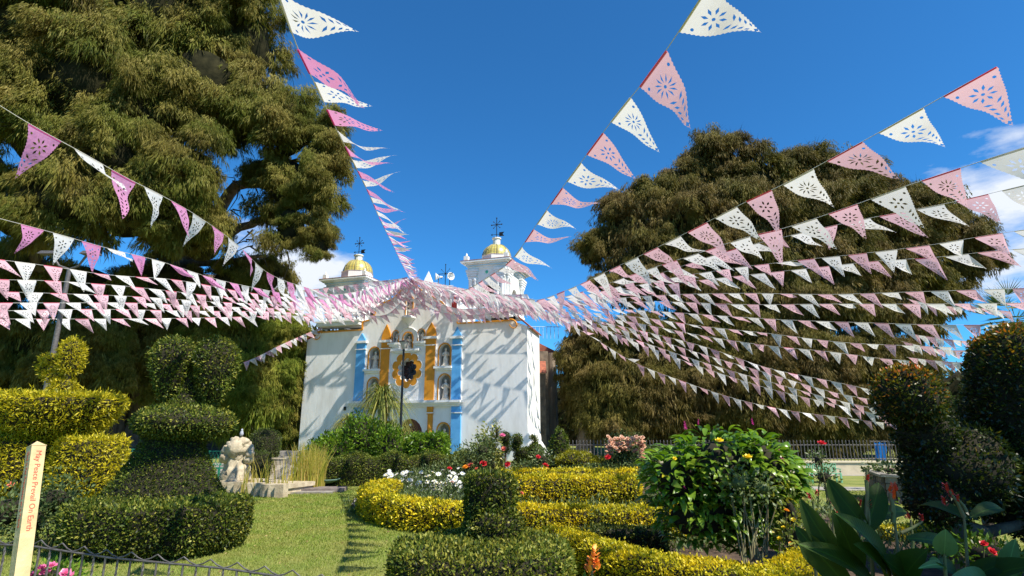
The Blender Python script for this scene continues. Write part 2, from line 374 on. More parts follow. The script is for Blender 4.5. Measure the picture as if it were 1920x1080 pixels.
BED = [gr(x, y) for x, y in [(735, 915), (690, 924), (668, 937), (662, 949), (672, 964), (712, 975), (775, 987), (862, 996)]]
C1 = gr(1013, 1000); 
bed_ring = [tuple(p)[:2] for p in BED]+[(gr(905, 1012).x, gr(905, 1012).y), (0.55, 7.55), (0.75, 6.4), (1.5, 4.9), (3.2, 4.1), (5.5, 4.6), (6.2, 7.2), (6.4, 9.5), (5.6, 13), (6.5, 17.5), (4.0, 19.0), (-2, 19.3)]
sheet('flower_bed_soil', bed_ring, 0.006, m_soil)
def strip(name, path, w, h, m, kind='structure'):
    mb = MB()
    for i in range(len(path)-1):
        a, b = Vector((*path[i][:2], 0)), Vector((*path[i+1][:2], 0)); t = (b-a).normalized(); n = Vector((-t.y, t.x, 0))*w/2
        mb.add([a+n, a-n, b-n, b+n]+[p+Vector((0, 0, h)) for p in (a+n, a-n, b-n, b+n)], [(4, 5, 6, 7), (0, 1, 5, 4), (2, 3, 7, 6), (1, 2, 6, 5), (3, 0, 4, 7)])
    return mb.build(name, m, None, kind)
strip('kerb', [tuple(p) for p in BED]+[tuple(gr(905, 1012)), (0.55, 7.5), (0.75, 6.4), (1.5, 4.85)], 0.07, 0.035, m_kerb)
sheet('path', [(-14, 15.9), (-5.0, 16.6), (-4.6, 19.0), (-5.2, 25.0), (-16, 24)], 0.005, m_path)
sheet('churchyard_paving', [(-12, 20), (12, 20), (12, 27.0), (-16, 27.0)], 0.004, m_path)
sheet('far_path', [(6.8, 15.6), (17, 14.6), (17, 15.6), (6.9, 16.6)], 0.006, m_path)

def lawn_blades():
    f = Fol(); polys = [[(-6.5, 5.0), (0.2, 5.0), (0.4, 8.6), (-1.6, 10.1), (-2.9, 11.2), (-3.4, 13.2), (-3.1, 16), (-4.5, 16.2), (-7.8, 14.4), (-6.9, 10.2), (-6.5, 8.8)],
                        [(-9.5, 8.5), (-6.2, 7.2), (-6.8, 11.5), (-9.5, 12)], [(6.4, 8.2), (10, 8.0), (13, 15), (7.4, 15.6)], [(-9, 5.2), (-6.5, 5.2), (-6.5, 7.0), (-9, 7.4)], [(5.2, 5), (9, 5), (9, 8), (6.3, 8)]]
    for k, P in enumerate(polys):
        A = np.array(P); lo, hi = A.min(0), A.max(0)
        n = int((hi-lo).prod()*(2300 if k != 2 else 900)); q = RNG.random((n, 2))*(hi-lo)+lo
        keep = RNG.random(n) < np.clip(9.0/q[:, 1], 0.3, 1)**1.6; q = q[keep]
        # points in polygon, vectorised
        c = np.zeros(len(q), bool); j = len(P)-1
        for i in range(len(P)):
            xi, yi = P[i]; xj, yj = P[j]
            c ^= ((yi > q[:, 1]) != (yj > q[:, 1])) & (q[:, 0] < (xj-xi)*(q[:, 1]-yi)/(yj-yi+1e-12)+xi); j = i
        q = q[c]; n = len(q); sc = np.clip(q[:, 1]/9, 0.8, 1.6)
        Ax = RNG.normal(0, 0.5, (n, 3)); Ax[:, 2] = 1
        f.leaves(np.column_stack([q, np.zeros(n)]), Ax, 0.036*RNG.uniform(0.5, 1.3, n)*sc**0.5, 0.008*sc*RNG.uniform(0.8, 1.4, n), RNG.normal(0.45, 0.28, n), mid=0.3)
    return f.build('grass', [m_blade], None, 'stuff')
tag(lawn_blades(), 'short sunlit lawn grass between the clipped hedges and the round flower bed', 'grass')

# ------------------------------------------------------------------ church
TH = math.radians(18); R0 = Vector((0.76, 28.5, 0))
UX = Vector((math.cos(TH), -math.sin(TH), 0)); UY = Vector((math.sin(TH), math.cos(TH), 0))
CM = Matrix(((UX.x, UY.x, 0, R0.x), (UX.y, UY.y, 0, R0.y), (0, 0, 1, 0), (0, 0, 0, 1)))
def fp(px, py, y=0.0):                    # facade coordinates (u, z) of a photo pixel, on the plane y behind the facade
    d = pxdir(px, py); o = Vector((0, 0, CAMZ)); p0 = R0+UY*y
    t = (p0-o).dot(UY)/d.dot(UY); p = o+d*t-R0
    return p.dot(UX), p.z
church = thing('church', (-4.7, 30.5, 0), 'white twin towered church with blue and ochre pilasters and yellow domes', 'church')
def arch(x0, x1, z0, z1, n=9):
    r = (x1-x0)/2; cx = (x0+x1)/2; h = min(r*1.05, z1-z0)
    return [(x1, z0)]+[(cx+r*math.cos(math.pi*i/n), z1-h+h*math.sin(math.pi*i/n)) for i in range(n+1)]+[(x0, z0)]
def prect(x0, x1, y0, y1, y=0.0):         # photo rectangle -> (u0, u1, z0, z1)
    cx, cy = (x0+x1)/2, (y0+y1)/2
    return fp(x0, cy, y)[0], fp(x1, cy, y)[0], fp(cx, y1, y)[1], fp(cx, y0, y)[1]
UL, UR = fp(566, 760)[0], 0.0
top_px = [(575, 638), (603, 622.5), (680, 617.5), (680, 603), (694, 599), (702, 590), (706, 577), (719, 567), (737, 560), (750, 546), (758, 536), (768, 531),
          (780, 535), (797, 548), (814, 556), (830, 566), (842, 582), (859, 590), (859, 605.5), (955, 600), (984, 611)]
top = [fp(*p) for p in top_px]; top[0] = (UL, top[0][1]); top[-1] = (UR, top[-1][1]); top[2] = (top[3][0], top[2][1]); top[17] = (top[18][0], top[17][1])
outer = [(UR, 0), (UL, 0)]+top
niches = {'UL': (692, 711, 652, 692), 'UR': (823.5, 844, 645, 686.5), 'ML': (689.5, 709, 709, 753), 'MR': (822.5, 844, 702.5, 750.5), 'BL': (684, 702, 794, 848), 'BR': (820, 842, 794, 847),
          'TL': (736.5, 747, 620.5, 643), 'TC': (756.5, 773, 624, 654.5), 'TR': (784, 796, 617.5, 640), 'TT': (762, 774, 556, 592)}
N_ = {k: prect(*v) for k, v in niches.items()}
door = prect(743, 791, 785, 868); door = (door[0], door[1], 0.12, door[3])
rc = fp(763.5, 693.5)
def rosette(r1, r2, lobes=10, n=70, sx=0.93):
    return [(rc[0]+sx*(r1+(r2-r1)*abs(math.sin(lobes*w/2))**0.6)*math.cos(w), rc[1]+(r1+(r2-r1)*abs(math.sin(lobes*w/2))**0.6)*math.sin(w)) for w in [2*math.pi*i/n for i in range(n)]]
rose_in = rosette(0.50, 0.62)
holes = [arch(*v) for v in N_.values()]+[arch(*door), rose_in]
V2, F2 = holed(outer, holes)
w = MB(CM); w.add([(x, 0, z) for x, z in V2], F2)
for L in holes:                            # reveals
    dp = 0.34
    if L is rose_in: dp = 0.55
    for i in range(len(L)):
        a, b = L[i], L[(i+1) % len(L)]; w.add([(a[0], 0, a[1]), (b[0], 0, b[1]), (b[0], dp, b[1]), (a[0], dp, a[1])], [(0, 1, 2, 3)])
for i in range(1, len(outer)-1):           # wall thickness along the parapet
    a, b = outer[i], outer[i+1]; w.add([(a[0], 0, a[1]), (b[0], 0, b[1]), (b[0], 0.6, b[1]), (a[0], 0.6, a[1])], [(0, 1, 2, 3)])
w.build('facade_wall', m_wall, church)
w = MB(CM)                                 # body behind
zt = top[2][1]
w.prism([(UL, 0), (UL, top[0][1]), (top[1][0], top[1][1]), (-0.0, top[-1][1]-0.0), (0, 0)][::-1], 0.62, 2.35)
w.prism([(UL+0.8, 0), (UL+0.8, 5.6), (-7.0, 8.0), (-4.6, 5.4), (-4.6, 0)][::-1], 2.352, 12)
w.add([(0, 0, 0), (0, 0.62, 0), (0, 0.62, top[-1][1]-0.1), (0, 0, top[-1][1])], [(0, 1, 2, 3)])
w.add([(UL, 0, 0), (UL, 0.62, 0), (UL, 0.62, top[0][1]), (UL, 0, top[0][1])], [(3, 2, 1, 0)])
w.build('side_wall', m_wall, church)
bt = MB(CM); bt.add([(0, 0.01, 1.7), (0, 2.2, 1.6), (0.0, 2.2, 0), (0.0, 0.01, 0), (0.75, 0.3, 0), (0.7, 2.1, 0), (0.12, 0.05, 0.95), (0.12, 2.15, 0.9)],
       [(0, 6, 7, 1), (6, 4, 5, 7), (0, 3, 4, 6), (1, 7, 5, 2)]); bt.build('buttress_foot', m_wall, church)
ins = MB(CM)
for k, v in N_.items(): ins.add([(v[0]-.05, 0.341, v[2]-.05), (v[1]+.05, 0.341, v[2]-.05), (v[1]+.05, 0.341, v[3]+.05), (v[0]-.05, 0.341, v[3]+.05)], [(0, 1, 2, 3)])
ins.build('niche_back', m_niche, church)
rw = MB(CM); rw.add([(rc[0]-0.8, 0.551, rc[1]-0.8), (rc[0]+0.8, 0.551, rc[1]-0.8), (rc[0]+0.8, 0.551, rc[1]+0.8), (rc[0]-0.8, 0.551, rc[1]+0.8)], [(0, 1, 2, 3)])
rg = rw.build('rose_window', m_rosew, church)
bar = MB(CM)
for k in range(5):
    a = math.pi*k/5; bar.tube([(rc[0]+.55*math.cos(a), .5, rc[1]+.6*math.sin(a)), (rc[0]-.55*math.cos(a), .5, rc[1]-.6*math.sin(a))], 0.014, 4)
bar.build('window_bar', m_iron, rg)
def ring(mb, inner, outer_, y0, y1):
    n = len(inner); vs = [(x, y1, z) for x, z in inner]+[(x, y1, z) for x, z in outer_]+[(x, y0, z) for x, z in inner]+[(x, y0, z) for x, z in outer_]
    fs = []
    for i in range(n):
        j = (i+1) % n; fs += [(i, j, n+j, n+i), (i, 2*n+i, 2*n+j, j), (n+i, n+j, 3*n+j, 3*n+i)]
    mb.add(vs, fs)
rr = MB(CM); ring(rr, rosette(0.51, 0.63), rosette(0.80, 0.98), -0.002, -0.05); rr.build('rose_surround', m_ochre, church)
rr = MB(CM); ring(rr, rosette(0.802, 0.982), rosette(0.83, 1.015), -0.001, -0.065); rr.build('rose_rim', m_trimw, church)
# niche rims, ledges, statues
STAT = {'UL': 'saint statue in the upper niche between the left blue and ochre pilasters', 'UR': 'saint statue in the upper niche between the right ochre and blue pilasters',
        'ML': 'saint statue in the middle left niche partly behind the palm', 'MR': 'saint statue in the middle right niche just above the cornice',
        'BL': 'saint statue in the lowest left niche behind the shrubs', 'BR': 'pale saint statue in the lowest right niche above the square shrub',
        'TL': 'small statue in the little niche left of the lamp head', 'TC': 'saint statue with raised arm in the central niche above the flower shaped window',
        'TR': 'small statue in the little niche beside the right ochre spire', 'TT': 'statue in the topmost gable niche under the flag strings'}
for k, v in N_.items():
    x0, x1, z0, z1 = v; wd = x1-x0; e = 0.075 if wd > 0.4 else 0.05
    A = arch(x0, x1, z0, z1); B = arch(x0-e, x1+e, z0-0.01, z1+e); B[0] = (B[0][0], z0); B[-1] = (B[-1][0], z0)
    r_ = MB(CM)
    n = len(A)
    for i in range(n-1):
        a, b, c, d = A[i], A[i+1], B[i+1], B[i]
        r_.add([(a[0], -.03, a[1]), (b[0], -.03, b[1]), (c[0], -.03, c[1]), (d[0], -.03, d[1]), (a[0], 0, a[1]), (b[0], 0, b[1]), (c[0], 0, c[1]), (d[0], 0, d[1])], [(0, 1, 2, 3), (0, 4, 5, 1), (3, 2, 6, 7)])
        r_.k = 0
    rim = r_.build('niche_rim', m_ochre if k != 'TC' else m_ochre, church)
    if k in ('UL', 'UR', 'TL', 'TC', 'TR'):
        l_ = MB(CM); ex = 0.12 if k != 'TC' else 0.55
        l_.box2((x0-e-ex, -0.26, z0-0.13), (x1+e+ex*0.8, 0.0, z0-0.015)); l_.box2((x0-e-ex*.6, -0.15, z0-0.22), (x1+e+ex*.5, 0.0, z0-0.131)); l_.build('niche_ledge', m_trimw, church)
    if k == 'TT':
        c_ = MB(CM); cx = (x0+x1)/2; c_.lathe([(0.02, z0-0.65), (0.1, z0-0.6), (0.08, z0-0.5), (0.28, z0-0.3), (0.34, z0-0.22), (0.4, z0-0.2), (0.42, z0-0.1), (0.36, z0-0.02)], (cx, 0.0, 0), 18); c_.build('corbel', m_trimw, church)
    h = (z1-z0)*0.86; cx = (x0+x1)/2; b0 = CM @ Vector((cx, 0.16, z0)); q = min(h, 1.1)
    t_ = thing('saint_statue', b0, STAT[k], 'statue', 'statues in the facade niches')
    s_ = MB(CM @ Matrix.Translation((cx, 0.16, z0)))
    s_.box((0, 0, h*.04), (wd*.62, .22, h*.08)); s_.lathe([(.17*q, .08*h), (.15*q, .2*h), (.12*q, .4*h), (.105*q, .52*h), (.14*q, .64*h), (.15*q, .72*h), (.06*q, .80*h), (.045*q, .82*h)], (0, 0, 0), 12, 1, .8, wob=.5)
    s_.ball((0, -.01, .885*h), .068*q, sz=1.2)
    lft = random.choice((0.62, .5, .7))
    s_.tube([(-.13*q, 0, .71*h), (-.19*q, -.05, .58*h), (-.08*q, -.13*q, (.55 if k != 'TC' else .75)*h)], [.05*q, .045*q, .03*q], 7)
    s_.tube([(.13*q, 0, .71*h), (.20*q, -.04, .56*h), (.09*q, -.15*q, lft*h)], [.05*q, .045*q, .03*q], 7)
    s_.build('figure', m_statue, t_)
    hh = MB(CM @ Matrix.Translation((cx, 0.16, z0))); hh.ball((0, .012, .90*h), .072*q, sz=1.15); hh.build('hair', m_niche, t_)
mo = MB(CM); v = N_['TC']; cc = (v[0]+v[1])/2
mo.tube([(cc+0.62*math.cos(a), -.03, v[2]+0.55+0.62*math.sin(a)) for a in [math.pi*i/14 for i in range(15)]], 0.035, 6); mo.build('arch_moulding', m_trimw, church)
# pilasters
def pil(x0, x1, ytop, ybot, apex, m, curve=False):
    u0, u1, z0, z1 = prect(x0, x1, ytop, ybot); p = MB(CM); p.box2((u0, -0.12, z0), (u1, 0, z1)); uc = (u0+u1)/2; wd = u1-u0
    e = wd*.05
    zc = fp((x0+x1)/2, apex)[1]; zb = z1+0.13
    if curve: side = [(0, 0), (.5, 0), (.53, .12), (.5, .3), (.36, .58), (.17, .8), (0, 1)]
    else: side = [(0, 0), (.52, 0), (.27, .5), (0, 1)]
    pr = [(uc+a*wd, zb+b*(zc-zb)) for a, b in side]+[(uc-a*wd, zb+b*(zc-zb)) for a, b in side[-2:0:-1]]
    p.prism(pr[::-1], -0.10, 0); o = p.build('pilaster', m, church)
    p = MB(CM); p.box2((u0-.11, -0.24, z1+0.003), (u1+.09, 0, z1+0.128)); p.box2((u0-.06, -0.17, z1-0.36), (u1+.05, 0.0, z1-0.31)); p.build('capital', m_trimw, o)
    p = MB(CM); p.box2((u1+.003, -.07, z0), (u1+.05, 0, z1-.4)); p.box2((u0-.05, -.07, z0), (u0-.003, 0, z1-.4)); p.build('edge_moulding', m_trimw, o)
pil(667.5, 684, 644.5, 753, 625.5, m_blue); pil(714, 730, 643, 752, 609, m_ochre, True); pil(798.5, 816, 636, 751, 605, m_ochre, True); pil(848.5, 865, 635.5, 750, 613, m_blue)
cz = fp(760, 755)[1]; cu0, cu1 = fp(657, 755)[0], fp(868, 753)[0]
p = MB(CM); p.box2((cu0, -0.42, cz-.03), (cu1, 0, cz+.09)); p.box2((cu0+.08, -0.30, cz-.12), (cu1-.08, 0, cz-.031)); p.box2((cu0+.15, -0.17, cz-.22), (cu1-.15, 0, cz-.121)); p.build('cornice', m_trimw, church)
for (x0, x1, m, kind_) in ((664.5, 680.5, m_blue, 0), (847, 864.5, m_blue, 0), (714.5, 726, m_ochre, 1), (801.5, 811.5, m_ochre, 1)):
    u0, u1 = fp(x0, 800)[0], fp(x1, 800)[0]; p = MB(CM); zt_ = cz-.225
    if kind_ == 0: p.box2((u0, -.12, .24), (u1, 0, zt_))
    else: p.lathe([((u1-u0)/2, .35), ((u1-u0)/2*.95, zt_-.4)], ((u0+u1)/2, -.02, 0), 16); p.box2((u0, -.16, zt_-.395), (u1, 0, zt_))
    o = p.build('lower_pilaster', m, church)
    p = MB(CM); p.box2((u0-.06, -.19, zt_-.34), (u1+.05, 0, zt_-.29)); p.build('capital', m_trimw, o)
    p = MB(CM); p.box2((u0-.04, -.17, 0), (u1+.04, 0, .12)); p.box2((u0-.02, -.145, .124), (u1+.02, 0, .236)); p.build('pedestal', m_green_p if kind_ == 0 else m_trimw, o)
# door
d = MB(CM); d.prism(arch(*door)[::-1], 0.30, 0.36); dr = d.build('door', m_door, church)
d = MB(CM)
for i in range(1, 8):
    u = door[0]+(door[1]-door[0])*i/8; d.box2((u-.012, .285, .15), (u+.012, .299, door[3]-.45))
d.build('door_batten', m_door, dr)
d = MB(CM); d.ball(((door[0]+door[1])/2-.1, .27, door[3]-.32), .07); d.build('door_lamp', m_trimw, dr)
# roofline trim
tr = MB(CM); P_ = [(x, z) for x, z in top[1:20]]
for i in range(len(P_)-1):
    a, b = Vector(P_[i]), Vector(P_[i+1]); t_ = (b-a).normalized(); nn = Vector((-t_.y, t_.x))
    e = .06; a2, b2 = a-t_*.02, b+t_*.02
    q = [a2-nn*e, b2-nn*e, b2+nn*.012, a2+nn*.012]; tr.prism([(v.x, v.y) for v in q][::-1], -.07-.0007*i, 0.01)
tr.build('roofline_trim', m_ochre, church)
for (px_, py_, sg) in ((597.5, 630.5, 1), (962, 608.5, -1)):
    cu, cz2 = fp(px_, py_); s_ = MB(CM); pts = []
    for i in range(20):
        a = i/19*1.75*math.pi; r = .27-.10*i/19; pts.append((cu-sg*r*math.cos(a+.6)*-1, -.09, cz2+r*math.sin(a+.9)))
    s_.tube(pts, [.055-.002*i for i in range(20)], 8); s_.build('scroll', m_ochre, church)
r_ = MB(CM)                                # tiled slope at right, coping left
r_.add([(-.62, -.05, top[19][1]+.30), (-.62, .45, top[19][1]+.3), (.12, 2.4, top[-1][1]-.12), (.12, -.06, top[-1][1]+.02)], [(0, 1, 2, 3)])
r_.add([(-.62, .0, top[19][1]+.22), (-.62, .45, top[19][1]+.22), (.1, 2.4, top[-1][1]-.2), (.1, .0, top[-1][1]-.06)], [(3, 2, 1, 0)])
r_.add([(-.62, -.05, top[19][1]+.30), (.12, -.06, top[-1][1]+.02), (.1, 0, top[-1][1]-.06), (-.62, 0, top[19][1]+.22)], [(0, 1, 2, 3)])
r_.add([(.12, -.06, top[-1][1]+.02), (.12, 2.4, top[-1][1]-.12), (.1, 2.4, top[-1][1]-.2), (.1, 0, top[-1][1]-.06)], [(0, 1, 2, 3)])
r_.build('tiled_slope', m_tile, church); r_ = MB(CM)
r_.prism([(UL-.08, top[0][1]), (top[1][0], top[1][1]+.01), (top[1][0], top[1][1]+.08), (UL-.08, top[0][1]+.07)][::-1], -.06, 2.3)
r_.build('tiled_slope', m_tile, church)
vent = MB(CM); vu = fp(647, 766); vent.box2((vu[0]-.08, -.03, vu[1]-.1), (vu[0]+.08, 0, vu[1]+.1)); vent.build('wall_vent', m_iron, church)
st = MB(CM)                                # steps at the door
st.box2((door[0]-.5, -.9, 0), (door[1]+.5, -.45, .06)); st.box2((door[0]-.3, -.449, 0), (door[1]+.3, -.05, .12)); st.build('door_step', m_kerb, church)

def tower(x0, x1, depth, y_slab, y_corn, lbl_rail, domeR, y_dome0, y_dome1, y_lant, y_cross, crx):
    yf = 0.35; u0, u1 = fp(x0, 560, yf)[0], fp(x1, 560, yf)[0]; zb = fp(x0, y_slab, yf)[1]; zc = fp((x0+x1)/2, y_corn, yf)[1]
    wd = u1-u0; uc = (u0+u1)/2; y0, y1 = yf, yf+depth; yc = (y0+y1)/2
    t = MB(CM); zc2 = zc-.42
    def face(a0, a1, put):                   # wall with an arch
        m_ = (a0+a1)/2; aw = min((a1-a0)*.21, .5); H = zc2-zb; A = arch(m_-aw, m_+aw, zb+.12*H, zb+.62*H)
        vs, fs = holed([(a0, zb), (a1, zb), (a1, zc2), (a0, zc2)], [A]); t.add([put(x, z, 0) for x, z in vs], fs)
        for i in range(len(A)):
            a, b = A[i], A[(i+1) % len(A)]; t.add([put(a[0], a[1], 0), put(b[0], b[1], 0), put(b[0], b[1], .35), put(a[0], a[1], .35)], [(0, 1, 2, 3)])
    face(u0, u1, lambda x, z, q: (x, y0+q, z)); face(y0, y1, lambda x, z, q: (u1-q, x, z)); face(y0, y1, lambda x, z, q: (u0+q, x, z)); face(u0, u1, lambda x, z, q: (x, y1-q, z))
    body = t.build('bell_tower', m_wall, church)
    vo = MB(CM); vo.box2((u0+.36, y0+.36, zb), (u1-.36, y1-.36, zc2)); vo.build('tower_shade_box', m_dark, body)  # near-black box stands in for the shade inside the arches
    for (cx, cy) in ((u0+.16, y0-.03), (u0+.40, y0-.05), (u1-.40, y0-.05), (u1-.16, y0-.03), (u1+.03, y0+.25), (u1+.05, y0+.6), (u1+.05, y1-.6), (u1+.03, y1-.25)):
        H = zc2-zb; c = MB(CM); c.lathe([(.13, 0), (.13, .1), (.085, .13), (.095, .3*H), (.08, .70*H), (.12, .73*H), (.12, .76*H), (.09, .78*H)], (cx, cy, zb), 10); c.build('column', m_trimw, body)
    for (cx, cy, sx, sy) in ((u0+.24, y0, .56, .34), (u1-.24, y0, .56, .34), (u1, y0+.42, .34, .75), (u1, y1-.42, .34, .75)):
        c = MB(CM)
        for i in range(4): c.box((cx, cy, zb+(.79+.055*i)*(zc2-zb)), (sx*(.85+.12*i), sy*(.8+.18*i), .05*(zc2-zb)))
        c.build('stepped_capital', m_trimw, body)
    k = MB(CM)
    for i, (e, h0, h1) in enumerate(((.05, -.42, -.28), (.11, -.277, -.17), (.24, -.167, -.09), (.36, -.087, 0.0))):
        k.box2((u0-e, y0-e, zc+h0), (u1+e, y1+e, zc+h1))
    k.build('tower_cornice', m_trimw, body)
    k = MB(CM); k.box2((u0-.125, y0-.125, zc-.26), (u1+.125, y1+.125, zc-.21)); k.build('blue_band', m_bluepale, body)
    k = MB(CM); k.box2((u0-.37, y0-.37, zc+.003), (u1+.37, y1+.37, zc+.028)); k.build('red_edge', m_tile, body)
    dt = MB(CM)
    for i in range(9): dt.box2((u0+.3+i*(wd-.6)/8-.04, y0-.135, zc-.165), (u0+.3+i*(wd-.6)/8+.04, y0-.112, zc-.10))
    for i in range(13): dt.box2((u1+.112, y0+.3+i*(depth-.6)/12-.04, zc-.165), (u1+.135, y0+.3+i*(depth-.6)/12+.04, zc-.10))
    dt.build('cornice_dots', m_dark, body)
    em = MB(CM); em.ball((uc, y0-.005, zc-.62), .09, sy=.3); em.build('green_boss', m_green_p, body)
    for sx in (u0-.1, u1+.1):
        for sy in (y0-.1, y1+.1):
            f = MB(CM); f.box((sx, sy, zc+.17), (.24, .24, .28)); f.lathe([(.10, .31), (.05, .36), (.06, .42), (.001, .52)], (sx, sy, zc), 8); f.build('finial', m_trimw, body)
    # dome
    ux_, _ = fp(crx, (y_dome0+y_dome1)/2, yc); zd0 = fp(crx, y_dome0, yc)[1]; zd1 = fp(crx, y_dome1, yc)[1]; H = zd1-zd0
    dr_ = MB(CM); dr_.lathe([(domeR*1.28, zc+.03), (domeR*1.24, zc+.15), (domeR*1.1, zc+.16), (domeR*1.08, zd0-.05), (domeR*1.12, zd0)], (ux_, yc, 0), 8, smooth=False); dr_.build('dome_drum', m_trimw, body)
    o3 = CM @ Vector((ux_, yc, zd0)); dm = bpy.data.objects.new('dome', None)
    dd = MB(); dd.lathe([(domeR*math.cos(a)**.8 if a < 1.56 else .01, H*math.sin(a)) for a in [i/12*math.pi/2 for i in range(13)]], (0, 0, 0), 24)
    me = dd.build('dome', m_dome, None); me.parent = body; me.location = o3-body_origin(body)
    rb = MB(CM)
    for i in range(8):
        a = i/8*2*math.pi+math.pi/8; rb.tube([(ux_+1.015*domeR*math.cos(b)**.8*math.cos(a), yc+1.015*domeR*math.cos(b)**.8*math.sin(a), zd0+1.01*H*math.sin(b)) for b in [j/9*1.5 for j in range(10)]], .028, 5)
    rb.build('dome_rib', m_ochre if False else mats_rib, body)
    zl = fp(crx, y_lant, yc)[1]; ln = MB(CM); r = domeR*.27
    ln.lathe([(r*1.3, zd1-.12), (r*1.3, zd1-.04), (r, zd1-.02), (r, zl-.14), (r*1.25, zl-.12), (r*1.25, zl-.06), (r*.4, zl)], (ux_, yc, 0), 12, smooth=False); ln.build('lantern', m_trimw, body)
    zx = fp(crx, y_cross, yc)[1]; iron_cross(ux_, yc, zl-.02, zx, body, True)
    return u0, u1, y0, y1, zb, body
mats_rib = mat('dome_rib_tile', (0.30, 0.26, 0.10), 0.5)
def body_origin(o): return origin_of(o)
def iron_cross(u, y, z0, z1, parent, vane):
    H = z1-z0; c = MB(CM); c.tube([(u, y, z0), (u, y, z1)], .022, 6)
    cz_ = z0+H*.66; a = H*.26
    c.tube([(u-a, y, cz_), (u+a, y, cz_)], .022, 6)
    for s1 in (-1, 1):
        for s2 in (-1, 1):
            c.tube([(u, y, cz_), (u+s1*a*.6, y, cz_+s2*a*.6)], .012, 5); c.ball((u+s1*a*.62, y, cz_+s2*a*.62), .035, 6, 4)
    for q in ((u-a, cz_), (u+a, cz_), (u, z1)): c.ball((q[0], y, q[1]), .045, 6, 4)
    if vane:
        zv = z0+H*.16; c.tube([(u-.32, y, zv), (u+.22, y, zv)], .015, 5); c.prism([(u+.16, zv-.12), (u+.46, zv-.12), (u+.36, zv), (u+.46, zv+.12), (u+.16, zv+.12)][::-1], y-.012, y+.012)
        c.prism([(u-.36, zv), (u-.26, zv-.06), (u-.26, zv+.06)][::-1], y-.01, y+.01)
    return c.build('iron_cross', m_iron, parent)
TR_ = tower(878, 947, 3.3, 586, 489, '', .80, 483, 460, 445, 409, 931)
TL_ = tower(612, 680, 2.6, 606, 523, '', .88, 513, 489, 477, 446, 671)
for (T, sl) in ((TL_, (601, 679)), (TR_, (862, 955))):
    u0, u1, y0, y1, zb, body = T
    a0, a1 = fp(sl[0], 605)[0], fp(sl[1], 605)[0]; s_ = MB(CM)
    s_.box2((a0, -.35 if T is TL_ else -.03, zb-.32), (a1, y0+.3, zb-.12)); s_.box2((a0-.06, -.42 if T is TL_ else -.06, zb-.118), (a1+.06, y0+.34, zb-.03)); s_.build('balcony_slab', m_trimw, body)
    rl = MB(CM); yy = -.3 if T is TL_ else -.0
    for zz in (zb+.12, zb+.42): rl.tube([(a0+.02, yy, zz), (a1-.02, yy, zz)], .025, 5)
    for i in range(13): x = a0+.05+(a1-a0-.1)*i/12; rl.tube([(x, yy, zb-.03), (x, yy, zb+.42)], .016, 5)
    rl.build('railing', m_bluepale, body)
# gable top pieces: cross, horns
zz0 = fp(835, 522, 6.0); zz1 = fp(835, 496, 6.0); iron_cross(zz0[0], 6.0, zz0[1]-.9, zz1[1], church, False)
pm = MB(CM); pu = fp(803, 535, 5.2); pt = fp(803, 508, 5.2); pm.add([(pu[0]-.5, 4.7, pu[1]-.6), (pu[0]+.5, 4.7, pu[1]-.6), (pu[0]+.5, 5.7, pu[1]-.6), (pu[0]-.5, 5.7, pu[1]-.6), (pu[0], 5.2, pt[1])], [(0, 1, 4), (1, 2, 4), (2, 3, 4), (3, 0, 4)])
pm.box2((pu[0]-.7, 4.5, 5.0), (pu[0]+2.2, 8.0, pu[1]-.603)); pm.build('gable_block', m_wall, church)
for (hx, hy, hd, lb) in ((843, 519, 1, 'right facing white horn loudspeaker beside the middle iron cross'), (822, 519, -1, 'left white horn loudspeaker behind the church gable')):
    hu, hz = fp(hx, hy, 6.2); hb = CM @ Vector((hu, 6.2, hz)); t_ = thing('horn_loudspeaker', hb, lb, 'loudspeaker')
    h = MB(Matrix.Translation(hb) @ Matrix.Rotation(TH*-1, 4, 'Z') @ Matrix.Rotation(math.radians(52 if hd > 0 else -60), 4, 'Z') @ Matrix.Rotation(math.pi/2, 4, 'X'))
    h.lathe([(.02, -.3), (.05, -.28), (.06, -.1), (.1, 0), (.2, .15), (.27, .2), (.25, .2), (.1, .03), (.02, 0)], (0, 0, 0), 16); h.build('horn', m_trimw, t_)
    h = MB(); h.tube([hb+Vector((0, .1, -.05)), hb+Vector((0, .1, -1.6))], .03, 6); h.build('mounting_pole', m_greyiron, t_)
rc_ = MB(CM); rq = fp(852, 562, 1.2); rc_.box2((rq[0]-.12, 1.1, rq[1]-.6), (rq[0]+.12, 1.3, rq[1]+.16)); tag(rc_.build('roof_chimney', mat('red_paint', (.6, .05, .03), .6), church))

# ------------------------------------------------------------------ stone annex right of the church
ax = thing('stone_annex', (1.6, 34, 0), 'old brown stone building with red tiled roof just right of the white church', 'building')
q = MB(); q.box2((1.0, 34, 0), (2.15, 46, 6.0)); q.box2((1.2, 33.2, 0), (1.95, 34.0, 4.6)); q.build('stone_wall', m_stone, ax)
q = MB(); q.prism([(0.9, 6.0), (3.1, 6.0), (0.9, 7.1)], 35.5, 46); q.add([(1.2, 33.0, 4.6), (2.0, 33.0, 4.6), (2.0, 33.99, 5.4), (1.2, 33.99, 5.4)], [(0, 1, 2, 3)]); q.build('roof', m_tile, ax)
q = MB(); q.box2((0.95, 35.2, 5.55), (3.2, 35.45, 6.0)); q.build('eaves_beam', mat('slate_blue', (.16, .18, .2), .8), ax)
q = MB()
for i in range(9): q.tube([(1.0+i*.24, 35.6, 7.0-.0*i), (1.0+i*.24, 35.6, 7.75)], .02, 4)
q.tube([(.9, 35.6, 7.75), (3.1, 35.6, 7.75)], .025, 4); q.build('roof_railing', m_bluepale, ax)

